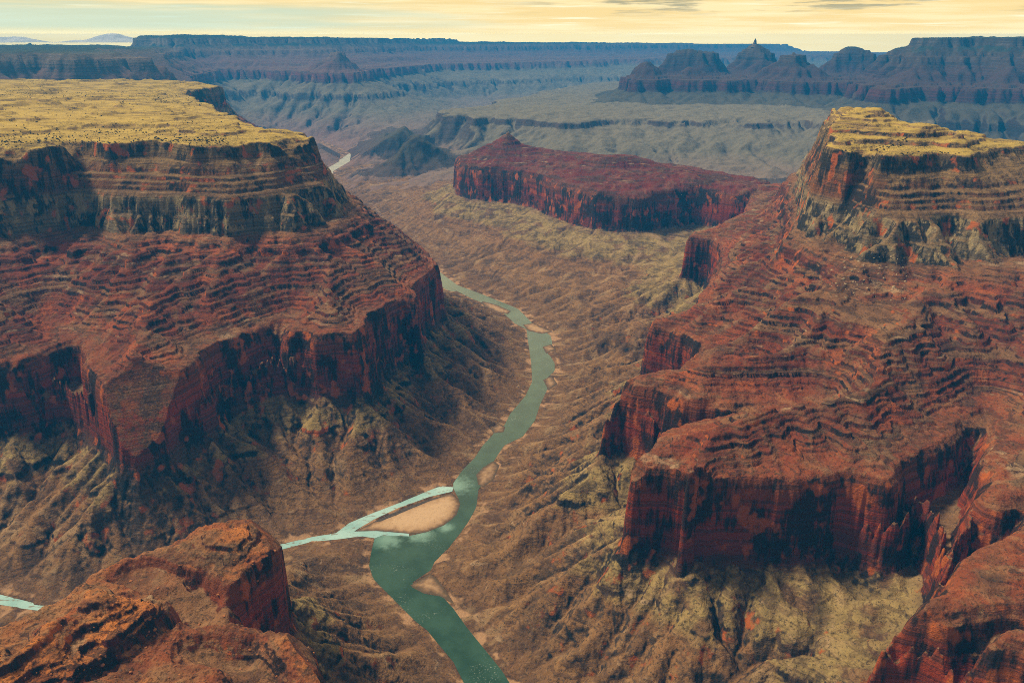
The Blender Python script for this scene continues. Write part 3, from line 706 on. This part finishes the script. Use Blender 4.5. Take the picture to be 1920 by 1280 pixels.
    p = b.n('ShaderNodeBsdfPrincipled'); b.link(col, p.inputs['Base Color']); p.inputs['Roughness'].default_value = 0.95; p.inputs['Specular IOR Level'].default_value = 0.1
    b.link(bump.outputs[0], p.inputs['Normal'])
    o = b.n('ShaderNodeOutputMaterial'); b.link(p.outputs[0], o.inputs['Surface'])
    return m
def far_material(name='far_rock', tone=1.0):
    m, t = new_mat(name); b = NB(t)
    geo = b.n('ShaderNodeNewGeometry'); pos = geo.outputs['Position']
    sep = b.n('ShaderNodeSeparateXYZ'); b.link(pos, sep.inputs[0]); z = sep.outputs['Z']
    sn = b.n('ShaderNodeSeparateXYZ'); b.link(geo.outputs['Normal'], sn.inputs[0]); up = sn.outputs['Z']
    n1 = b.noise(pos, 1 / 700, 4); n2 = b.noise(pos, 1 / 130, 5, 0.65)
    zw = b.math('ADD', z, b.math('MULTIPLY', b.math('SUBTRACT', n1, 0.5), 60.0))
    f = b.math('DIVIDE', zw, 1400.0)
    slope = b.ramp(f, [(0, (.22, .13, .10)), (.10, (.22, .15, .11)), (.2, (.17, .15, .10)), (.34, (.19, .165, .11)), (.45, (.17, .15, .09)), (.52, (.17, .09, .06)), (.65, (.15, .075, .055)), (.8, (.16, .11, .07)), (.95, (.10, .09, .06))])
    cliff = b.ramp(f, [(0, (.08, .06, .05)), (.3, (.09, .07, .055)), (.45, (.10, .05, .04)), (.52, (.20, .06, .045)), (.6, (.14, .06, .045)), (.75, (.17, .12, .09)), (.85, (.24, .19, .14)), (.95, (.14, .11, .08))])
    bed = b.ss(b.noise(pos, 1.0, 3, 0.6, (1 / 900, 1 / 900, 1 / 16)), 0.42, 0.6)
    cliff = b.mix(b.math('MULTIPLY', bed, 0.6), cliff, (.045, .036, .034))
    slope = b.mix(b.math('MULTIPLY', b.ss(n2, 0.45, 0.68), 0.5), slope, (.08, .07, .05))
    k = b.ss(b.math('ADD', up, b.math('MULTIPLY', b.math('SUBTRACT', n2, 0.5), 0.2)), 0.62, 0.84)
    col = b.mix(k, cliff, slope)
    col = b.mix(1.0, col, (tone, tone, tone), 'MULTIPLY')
    forest = b.math('MULTIPLY', b.ss(z, 1100.0, 1180.0), b.ss(up, 0.85, 0.95))
    col = b.mix(forest, col, (.035, .045, .03))
    bump = b.n('ShaderNodeBump'); bump.inputs['Strength'].default_value = 0.8; bump.inputs['Distance'].default_value = 25.0
    b.link(b.noise(pos, 1 / 70, 6, 0.65), bump.inputs['Height'])
    p = b.n('ShaderNodeBsdfPrincipled'); b.link(col, p.inputs['Base Color']); p.inputs['Roughness'].default_value = 0.95; p.inputs['Specular IOR Level'].default_value = 0.1
    b.link(bump.outputs[0], p.inputs['Normal'])
    o = b.n('ShaderNodeOutputMaterial'); b.link(p.outputs[0], o.inputs['Surface'])
    return m
def water_material(name, c1, c2, rough, scale, foam, plumes=()):
    m, t = new_mat(name); b = NB(t)
    geo = b.n('ShaderNodeNewGeometry'); pos = geo.outputs['Position']
    n1 = b.noise(pos, 1 / 90, 4, 0.6)
    col = b.mix(b.ss(n1, 0.35, 0.65), c1, c2)
    for px_, py_, r_ in plumes:          # silty side water spreading into the river
        dn = b.n('ShaderNodeVectorMath', operation='DISTANCE'); b.link(pos, dn.inputs[0]); dn.inputs[1].default_value = (px_, py_, 0)
        dd = b.math('ADD', dn.outputs['Value'], b.math('MULTIPLY', b.math('SUBTRACT', b.noise(pos, 1 / 22, 4, 0.6), 0.5), r_ * 1.3))
        col = b.mix(b.math('MULTIPLY', b.ss(dd, r_, r_ * 0.1), 0.75), col, (.20, .36, .31))
    rip = b.ss(b.noise(pos, 1 / 5.0, 5, 0.7), 0.56, 0.68)
    zone = b.ss(b.noise(pos, 1 / 100, 2, loc=(3, 1, 0)), 0.52, 0.62)
    col = b.mix(b.math('MULTIPLY', b.math('MULTIPLY', rip, zone), foam), col, (.55, .62, .58))
    if rough > 0.2 and rough < 0.4:       # gravel bars showing through the shallow side stream
        col = b.mix(b.math('MULTIPLY', b.ss(b.noise(pos, 1 / 11, 4, 0.6, (.45, 1, 1)), 0.57, 0.64), 0.75), col, (.20, .15, .10))
    bump = b.n('ShaderNodeBump'); bump.inputs['Strength'].default_value = 0.25; bump.inputs['Distance'].default_value = 0.5
    b.link(b.noise(pos, 1 / scale, 4, 0.6), bump.inputs['Height'])
    p = b.n('ShaderNodeBsdfPrincipled'); b.link(col, p.inputs['Base Color']); p.inputs['Roughness'].default_value = rough; p.inputs['IOR'].default_value = 1.33
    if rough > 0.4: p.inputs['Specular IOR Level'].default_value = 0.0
    b.link(bump.outputs[0], p.inputs['Normal'])
    o = b.n('ShaderNodeOutputMaterial'); b.link(p.outputs[0], o.inputs['Surface'])
    return m
def plain_material(name, c1, c2, scale, rough=0.95):
    m, t = new_mat(name); b = NB(t)
    geo = b.n('ShaderNodeNewGeometry'); pos = geo.outputs['Position']
    col = b.mix(b.ss(b.noise(pos, 1 / scale, 5, 0.6), 0.35, 0.65), c1, c2)
    p = b.n('ShaderNodeBsdfPrincipled'); b.link(col, p.inputs['Base Color']); p.inputs['Roughness'].default_value = rough; p.inputs['Specular IOR Level'].default_value = 0.1
    o = b.n('ShaderNodeOutputMaterial'); b.link(p.outputs[0], o.inputs['Surface'])
    return m
ROCK, SPURROCK, BUTTEROCK = rock_material(), rock_material('orange_spur_rock', 0.36, 0.52, (.60, .22, .05)), rock_material('crimson_rock', 0.6, 0.8, (.22, .045, .03), (.78, .50, .70), 3.5)
FARROCK, DARKROCK, MIDROCK = far_material(), far_material('dark_rock', 0.42), far_material('shaded_rock', 0.5)  # shaded_rock: shade on the far buttes and right rim put into its tone
M_RIVER = water_material('river_water', (.018, .055, .036), (.034, .085, .058), 0.12, 7.0, 0.45, [at(850, 910, 0) + (75,), at(725, 1010, 0) + (60,), at(790, 1004, 0) + (48,), at(835, 988, 0) + (34,)])
M_PALE = water_material('sky_sheen_water', (.36, .37, .31), (.46, .45, .37), 0.5, 12.0, 0.2)  # pale sky reflection on the far reach, painted into the base colour
M_TRIB = water_material('milky_water', (.25, .45, .45), (.36, .56, .55), 0.3, 5.0, 0.3)
def sand_material():
    m, t = new_mat('sand'); b = NB(t)
    geo = b.n('ShaderNodeNewGeometry'); pos = geo.outputs['Position']
    sep = b.n('ShaderNodeSeparateXYZ'); b.link(pos, sep.inputs[0])
    zw = b.math('ADD', sep.outputs['Z'], b.math('MULTIPLY', b.math('SUBTRACT', b.noise(pos, 1 / 18, 4, 0.6), 0.5), 1.6))
    col = b.ramp(b.math('DIVIDE', zw, 3.0), [(.08, (.10, .07, .042)), (.30, (.22, .135, .075)), (.55, (.40, .26, .145)), (.85, (.50, .345, .205))])
    col = b.mix(b.math('MULTIPLY', b.ss(b.noise(pos, 1 / 4.0, 4, 0.7), 0.55, 0.68), 0.5), col, (.12, .085, .045))
    p = b.n('ShaderNodeBsdfPrincipled'); b.link(col, p.inputs['Base Color']); p.inputs['Roughness'].default_value = 0.95; p.inputs['Specular IOR Level'].default_value = 0.1
    o = b.n('ShaderNodeOutputMaterial'); b.link(p.outputs[0], o.inputs['Surface'])
    return m
M_SAND = sand_material()

# ------------------------------------------------------------------ linking
def tag(o, label, cat, group=None, kind=None):
    if label: o['label'] = label
    if cat: o['category'] = cat
    if group: o['group'] = group
    if kind: o['kind'] = kind
    return o
def mesh_arrays(name, verts, quads, mat, tris=None):
    me = bpy.data.meshes.new(name)
    nq = len(quads)
    me.vertices.add(len(verts)); me.vertices.foreach_set('co', np.ascontiguousarray(verts, np.float32).ravel())
    me.loops.add(nq * 4); me.loops.foreach_set('vertex_index', np.ascontiguousarray(quads, np.int32).ravel())
    me.polygons.add(nq); me.polygons.foreach_set('loop_start', np.arange(0, nq * 4, 4, dtype=np.int32))
    me.update(calc_edges=True)
    me.materials.append(mat)
    o = bpy.data.objects.new(name, me); sc.collection.objects.link(o)
    return o

nr, na = Z.shape
ii, jj = np.arange(nr - 1)[:, None], np.arange(na - 1)[None, :]
V0 = (ii * na + jj)
FL = LAB[:-1, :-1]
VX = (RAD[:, None] * np.sin(AZ)[None, :]); VY = (RAD[:, None] * np.cos(AZ)[None, :])
VERTS = np.stack([VX.ravel(), VY.ravel(), Z.ravel()], 1)
def sheet(name, mask, mat):
    k = V0[mask]
    if len(k) == 0: return None
    q = np.stack([k, k + 1, k + na + 1, k + na], 1)[:, ::-1]
    u, inv = np.unique(q, return_inverse=True)
    o = mesh_arrays(name, VERTS[u], inv.reshape(-1, 4), mat)
    if mat not in (FARROCK, DARKROCK, MIDROCK):
        o.data.attributes.new('streak', 'FLOAT', 'POINT').data.foreach_set('value', np.ascontiguousarray(STREAK[u]))
    return o
def far_ids(*names): return [100 + i for i, m in enumerate(FAR) if m in names]
tag(sheet('terrain', FL == -1, ROCK), 'brown and yellow gullied canyon slopes falling to both banks of the green river', 'canyon floor', kind='structure')
tag(sheet('terrain', FL == -2, FARROCK), 'hazy purple far canyon floor beyond the dark pointed hills', 'canyon floor', kind='structure')
tag(sheet('mesa', FL == 0, ROCK), 'broad red walled mesa with a flat yellow grass top, left of the river', 'mesa', kind='structure')
tag(sheet('promontory', FL == 1, ROCK), 'red stepped promontory with a tan domed cap, right of the river', 'promontory', kind='structure')
tag(sheet('butte', FL == 2, BUTTEROCK), 'long dark red butte with two humps standing behind the river bend', 'butte', kind='structure')
tag(sheet('rock_spur', FL == 3, SPURROCK), 'bright orange rubble spur in the bottom left foreground', 'rock spur', kind='structure')
tag(sheet('ridge', FL == 100, FARROCK), 'grey green rumpled ridge with a dark ledge line behind the red butte', 'ridge', kind='structure')
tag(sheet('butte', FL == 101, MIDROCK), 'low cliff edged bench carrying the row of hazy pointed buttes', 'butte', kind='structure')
PL = [('butte', 'brown pyramid butte at the left end of the hazy butte row', 'butte'), ('butte', 'small brown hump just right of the leftmost pyramid butte', 'butte'),
      ('butte', 'pale flat topped table butte left of the spired butte', 'butte'), ('butte', 'hazy cone butte with a tiny spire on its tip', 'butte'),
      ('butte', 'dark broad pyramid butte right of the spired butte', 'butte'), ('butte', 'faint pale cone between the dark pyramid and the big right rim', 'butte'),
      ('butte', 'blue layered pyramid standing in front of the far blue wall', 'butte'), ('hill', 'black pointed hill farther back beside the far river bend', 'hill'),
      ('hill', 'nearer dark grey hill with a blunt top left of the red butte', 'hill'), ('hill', 'low dark blue hill beyond the far river bend', 'hill')]
for i, (nm, lb, ct) in enumerate(PL):
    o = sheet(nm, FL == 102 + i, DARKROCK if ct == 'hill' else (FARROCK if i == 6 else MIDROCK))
    if o: tag(o, lb, ct, kind='structure')
n0 = 102 + len(PL)
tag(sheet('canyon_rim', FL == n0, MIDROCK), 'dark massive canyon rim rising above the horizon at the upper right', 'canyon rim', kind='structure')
tag(sheet('canyon_rim', FL == n0 + 1, FARROCK), 'long blue hazy canyon wall with a level rim along the horizon', 'canyon rim', kind='structure')
tag(sheet('canyon_rim', FL == n0 + 2, FARROCK), 'dark purple cliffs with a forested top behind the yellow mesa', 'canyon rim', kind='structure')
print('sheets', time.time() - T0)

# ------------------------------------------------------------------ water
def flat_poly(name, poly, z, mat, label, cat, kind='structure', name_mesh=None):
    import bmesh
    bm = bmesh.new()
    vs = [bm.verts.new((x, y, z)) for x, y in poly]
    f = bm.faces.new(vs)
    if f.normal.z < 0: f.normal_flip()
    bmesh.ops.triangulate(bm, faces=bm.faces[:])
    bmesh.ops.recalc_face_normals(bm, faces=bm.faces[:])
    me = bpy.data.meshes.new(name); bm.to_mesh(me); bm.free()
    if me.polygons[0].normal.z < 0: me.flip_normals()
    me.materials.append(mat)
    o = bpy.data.objects.new(name, me); sc.collection.objects.link(o)
    return tag(o, label, cat, kind=kind)
def grow(poly, d):
    P = np.array(poly, float); n = len(P)
    area = 0.5 * np.sum(P[:, 0] * np.roll(P[:, 1], -1) - np.roll(P[:, 0], -1) * P[:, 1])
    out = []
    for i in range(n):
        t = P[(i + 1) % n] - P[i - 1]; t /= np.linalg.norm(t) + 1e-9
        nn = np.array((t[1], -t[0])) * (1 if area > 0 else -1)
        out.append(tuple(P[i] + nn * d))
    return out
flat_poly('river', P_RIVER, 0.0, M_RIVER, 'deep green river winding up the middle of the canyon', 'river')
flat_poly('river', ribbon(UPSTREAM[:6], 90), -0.2, M_RIVER, 'narrow green river reach vanishing behind the foot of the left mesa', 'river')
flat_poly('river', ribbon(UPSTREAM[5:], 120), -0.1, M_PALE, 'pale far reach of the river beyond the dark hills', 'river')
flat_poly('stream', P_TRIB, 0.35, M_TRIB, 'pale turquoise side stream joining the green river from the left', 'stream')

# ------------------------------------------------------------------ sandbars: low mounds whose edges dip under the water
def mound(name, poly, top, cell, mat, label, cat, group=None):
    P = np.array(poly); x0, y0 = P.min(0) - 6; x1, y1 = P.max(0) + 6
    xs, ys = np.arange(x0, x1, cell), np.arange(y0, y1, cell)
    X, Y = np.meshgrid(xs.astype(np.float32), ys.astype(np.float32))
    d = sdf([poly], X, Y) + fbm(X, Y, 22, 3, 97) * 3.0
    z = np.where(d > 0, top * (1 - np.exp(-d / 24)) + fbm(X, Y, 16, 3, 98) * 0.5 * np.clip(d / 8, 0, 1), d * 0.25)
    z = np.where(d > 0, z, np.maximum(z, -1.5))
    keep = (d[:-1, :-1] > -6)
    n = X.shape[1]
    k = (np.arange(X.shape[0] - 1)[:, None] * n + np.arange(n - 1)[None, :])[keep]
    q = np.stack([k, k + 1, k + n + 1, k + n], 1)
    u, inv = np.unique(q, return_inverse=True)
    o = mesh_arrays(name, np.stack([X.ravel(), Y.ravel(), z.ravel()], 1)[u], inv.reshape(-1, 4), mat)
    return tag(o, label, cat, group)
BAR_LABELS = ['large pale sand island between the turquoise stream mouth and the green river', 'tan sandbar on the right bank just upstream of the island',
              'pale sand point jutting from the right bank into the widest green water', 'small sand spit on the left bank at the middle bend',
              'pale narrow sandbar on the dark far bend of the river', 'orange gravel bar across the river where it narrows', 'small orange bar on the right bank below the narrows', 'small tan bar on the right bank at the pale reach']
for i, p in enumerate(BARS):
    mound('sandbar', p, 3.0 if i == 0 else 2.2, 2.0 if i < 3 else 3.0, M_SAND, BAR_LABELS[i], 'sandbar', 'sandbars along the river')
MUD = plain_material('mud', (.05, .045, .04), (.09, .07, .055), 9.0, 0.8)
mound('mudbank', C(0, [(703, 977), (744, 958), (806, 935), (845, 925), (838, 931), (806, 943), (748, 970), (706, 984)]), 3.6, 2.0, MUD, 'dark wet strip of mud along the stream side of the sand island', 'mudbank')

# ------------------------------------------------------------------ loose rocks and shrubs
def cast(pts):
    """where the line of sight through a landmark meets the ground"""
    pts = np.asarray(pts, float); n = len(pts)
    D = np.array([ray(a, b) for a, b in pts]); hit = np.full(n, np.nan); prev = np.full(n, 500.0)
    t = 600.0
    tt = [t]
    while t < 9000: t *= 1.008; tt.append(t)
    tt = np.array(tt, np.float32)
    X, Y, Zr = D[:, :1] * tt, D[:, 1:2] * tt, H + D[:, 2:] * tt
    g = heights(X.astype(np.float32), Y.astype(np.float32))[0]
    below = Zr < g
    k = below.argmax(1); ok = below.any(1) & (k > 0)
    r = np.arange(n)
    a, b = (Zr - g)[r, k - 1], (g - Zr)[r, k]
    w = a / (a + b + 1e-6); td = tt[k - 1] * (1 - w) + tt[k] * w
    return [(D[i, 0] * td[i], D[i, 1] * td[i]) if ok[i] else None for i in range(n)]
import bmesh
def rock_mesh(name, seed, mat):
    r = np.random.RandomState(seed); bm = bmesh.new()
    bmesh.ops.create_icosphere(bm, subdivisions=2, radius=1.0)
    pl = [(Vector(r.normal(size=3)).normalized(), 0.55 + 0.3 * r.rand()) for _ in range(9)]
    for v in bm.verts:
        for n, d in pl:
            e = v.co.dot(n) - d
            if e > 0: v.co -= n * e
        v.co.z *= 0.8; v.co *= 1 + 0.06 * r.normal()
    me = bpy.data.meshes.new(name); bm.to_mesh(me); bm.free(); me.materials.append(mat); return me
def shrub_mesh(name, seed, mat):
    r = np.random.RandomState(seed); bm = bmesh.new()
    for c in range(7):
        o = Vector((r.normal() * .45, r.normal() * .45, .45 + .35 * r.rand()))
        for k in range(26):
            p = o + Vector(r.normal(size=3)) * 0.28; a = Vector(r.normal(size=3)) * .17; b = Vector(r.normal(size=3)) * .17
            bm.faces.new([bm.verts.new(p - a - b), bm.verts.new(p + a - b), bm.verts.new(p + a + b), bm.verts.new(p - a + b)])
    tr = bmesh.ops.create_cone(bm, segments=6, radius1=.12, radius2=.07, depth=.7, cap_ends=True)
    for v in tr['verts']: v.co.z += .3
    me = bpy.data.meshes.new(name); bm.to_mesh(me); bm.free(); me.materials.append(mat); return me
M_SHRUB = plain_material('shrub_leaf', (.045, .05, .022), (.075, .07, .03), 3.0)
M_ROCKP = plain_material('pale_rock', (.40, .32, .20), (.30, .22, .13), 2.5)
M_ROCKO = plain_material('orange_rock', (.36, .15, .055), (.26, .10, .045), 2.5)
def scatter(name, meshes, pts, smin, smax, label, cat, group, seed, sink=0.2):
    r = np.random.RandomState(seed)
    pos = [p for p in pts if p is not None]
    if not pos: return
    g = heights(np.array([p[0] for p in pos], np.float32), np.array([p[1] for p in pos], np.float32))[0]
    for (x, y), z in zip(pos, g):
        sc_ = smin * (smax / smin) ** (r.rand() ** 1.6)
        o = bpy.data.objects.new(name, meshes[r.randint(len(meshes))]); sc.collection.objects.link(o)
        o.location = (x, y, float(z) - sink * sc_); o.scale = (sc_ * (.8 + .4 * r.rand()), sc_ * (.8 + .4 * r.rand()), sc_ * (.8 + .3 * r.rand()))
        o.rotation_euler = (0, 0, r.rand() * 6.28)
        tag(o, label, cat, group)
def px_cloud(r, n, x0, x1, y0, y1): return [(x0 + (x1 - x0) * r.rand(), y0 + (y1 - y0) * r.rand()) for _ in range(n)]
r = np.random.RandomState(11)
sh = [shrub_mesh('juniper_shrub', k, M_SHRUB) for k in range(3)]
def rows(n, x0, x1, ya, yb, w): return [(x, ya + (yb - ya) * (x - x0) / (x1 - x0) + r.normal() * w) for x in (x0 + (x1 - x0) * r.rand(n))]
pts = rows(75, 288, 425, 262, 263, 2.2) + rows(45, 180, 305, 250, 243, 2.5) + rows(40, 0, 130, 268, 256, 2.5) + rows(30, 280, 380, 186, 194, 2.5) + rows(20, 60, 420, 225, 235, 6)
scatter('juniper_shrub', sh, cast(pts), 1.6, 3.0, 'small dark juniper shrub in the rows dotting the yellow mesa top', 'shrub', 'juniper shrubs on the mesa top', 3)
sm = bpy.data.meshes.new('scrub'); bmS = bmesh.new()
rS = np.random.RandomState(21)
cloud = rows(420, -20, 430, 262, 262, 9) + rows(420, -20, 420, 176, 182, 8) + rows(160, 0, 560, 240, 238, 20) + rows(120, 0, 420, 210, 205, 14)
pp = [p for p in cast(cloud) if p is not None]
gg = heights(np.array([p[0] for p in pp], np.float32), np.array([p[1] for p in pp], np.float32))[0]
for (x, y), z in zip(pp, gg):
    if z < 915: continue
    q = 0.9 + 1.5 * rS.rand()
    for k_ in range(9):
        o_ = Vector((x, y, float(z) + q * .5)) + Vector(rS.normal(size=3)) * q * .45; a_ = Vector(rS.normal(size=3)) * q * .4; b_ = Vector(rS.normal(size=3)) * q * .4
        bmS.faces.new([bmS.verts.new(o_ - a_ - b_), bmS.verts.new(o_ + a_ - b_), bmS.verts.new(o_ + a_ + b_), bmS.verts.new(o_ - a_ + b_)])
bmS.to_mesh(sm); bmS.free(); sm.materials.append(M_SHRUB)
so = bpy.data.objects.new('scrub', sm); sc.collection.objects.link(so)
tag(so, 'sparse low scrub peppered over the yellow mesa top', 'scrub', kind='stuff')
pts = rows(30, 1640, 1700, 285, 262, 2.5) + rows(25, 1690, 1800, 290, 292, 3) + rows(15, 1570, 1660, 292, 298, 2)
scatter('juniper_shrub', sh, cast(pts), 1.5, 2.8, 'small dark shrub growing on the tan cap of the right promontory', 'shrub', 'shrubs on the promontory cap', 4)
rk = [rock_mesh('boulder', k, M_ROCKP) for k in range(4)]
scatter('boulder', rk, cast(px_cloud(r, 90, 1555, 1700, 480, 565)), 2.2, 6.5, 'pale boulder lying on the rubble fan under the right promontory cliff', 'boulder', 'boulders on the rubble fan', 5)
ro = [rock_mesh('boulder', 20 + k, M_ROCKO) for k in range(4)]
scatter('boulder', ro, cast(px_cloud(r, 170, 10, 330, 1075, 1275) + px_cloud(r, 60, 300, 600, 1000, 1270)), 1.0, 3.6, 'orange boulder littering the bright foreground spur at bottom left', 'boulder', 'boulders on the foreground spur', 6)
# (one shared label: nothing tells these boulders apart)
# spire on the tip of the hazy cone
def spire():
    cx, cy = at_y(1415, 13300, 1180.0); bm = bmesh.new(); rr_ = np.random.RandomState(2); n = 10; rings = []
    g = ground(cx, cy)
    prof = [(-30, 60), (0, 46), (18, 26), (40, 22), (62, 19), (80, 11), (92, 5), (100, 1)]
    for z, q in prof:
        rings.append([bm.verts.new((cx + q * (1 + .3 * (rr_.rand() - .5)) * math.cos(k * 6.2832 / n), cy + q * math.sin(k * 6.2832 / n) * (1 + .3 * (rr_.rand() - .5)), g + z)) for k in range(n)])
    for a, b in zip(rings, rings[1:]):
        for k in range(n): bm.faces.new([a[k], a[(k + 1) % n], b[(k + 1) % n], b[k]])
    bm.faces.new(rings[-1])
    me = bpy.data.meshes.new('rock_spire'); bm.to_mesh(me); bm.free(); me.materials.append(FARROCK)
    o = bpy.data.objects.new('rock_spire', me); sc.collection.objects.link(o)
    tag(o, 'tiny rock spire on the tip of the hazy cone butte', 'rock spire', kind='structure')
spire()
# snowy mountain beyond the forested plateau
def mountain(px0, px1, peaks, label):
    n, m = 90, 14; Yc = 24000.0
    xs = np.linspace(px0, px1, n); prof = np.interp(xs, [p[0] for p in peaks], [p[1] for p in peaks])
    vx = np.array([at_y(p, Yc, 1300)[0] for p in xs]); zt = H + (HORIZON - prof) / FPX * Yc * 0.955
    V = []
    for j in range(m):
        t = j / (m - 1) * 2 - 1
        z = 1190 + (zt - 1190) * (1 - abs(t)) ** 0.9
        z = z + fbm(vx.astype(np.float32), np.full(n, j * 180.0, np.float32), 420, 4, 120) * 16 * (1 - abs(t)) * np.clip((zt - 1220) / 100, 0, 1)
        V.append(np.stack([vx, np.full(n, Yc + t * 900), z], 1))
    V = np.concatenate(V); k = (np.arange(m - 1)[:, None] * n + np.arange(n - 1)[None, :]).ravel()
    o = mesh_arrays('mountain', V, np.stack([k, k + 1, k + n + 1, k + n], 1), M_SNOW)
    tag(o, label, 'mountain', kind='structure')
M_SNOW = plain_material('snow_rock', (.80, .82, .85), (.55, .58, .62), 500.0)
mountain(110, 290, [(110, 79), (140, 75), (165, 74), (182, 68), (200, 64.5), (213, 62.5), (224, 63.5), (235, 68), (250, 71), (270, 75), (290, 79)], 'pale blue snowy mountain peak far away on the left horizon')
mountain(-60, 75, [(-60, 72), (-20, 70), (10, 69.5), (28, 68.5), (45, 69.5), (60, 73), (75, 79)], 'low pale snowy mountain at the left edge of the horizon')

# ------------------------------------------------------------------ haze
def box(name, x0, x1, y0, y1, z0, z1, mat):
    v = np.array([(x, y, z) for z in (z0, z1) for y in (y0, y1) for x in (x0, x1)])
    q = np.array([(0, 2, 3, 1), (4, 5, 7, 6), (0, 1, 5, 4), (2, 6, 7, 3), (0, 4, 6, 2), (1, 3, 7, 5)])
    return mesh_arrays(name, v, q, mat)
hm, ht = new_mat('haze_air'); hb = NB(ht)
pv = hb.n('ShaderNodeVolumePrincipled')
pv.inputs['Color'].default_value = (0.01, 0.35, 1.0, 1)
pv.inputs['Density'].default_value = 4.0e-5
ho = hb.n('ShaderNodeOutputMaterial'); hb.link(pv.outputs[0], ho.inputs['Volume'])
tag(box('haze', -28000, 28000, -3000, 37000, -60, 1470, hm), 'blue air thickening towards the far canyon walls', 'haze', kind='stuff')
print('script done', time.time() - T0)
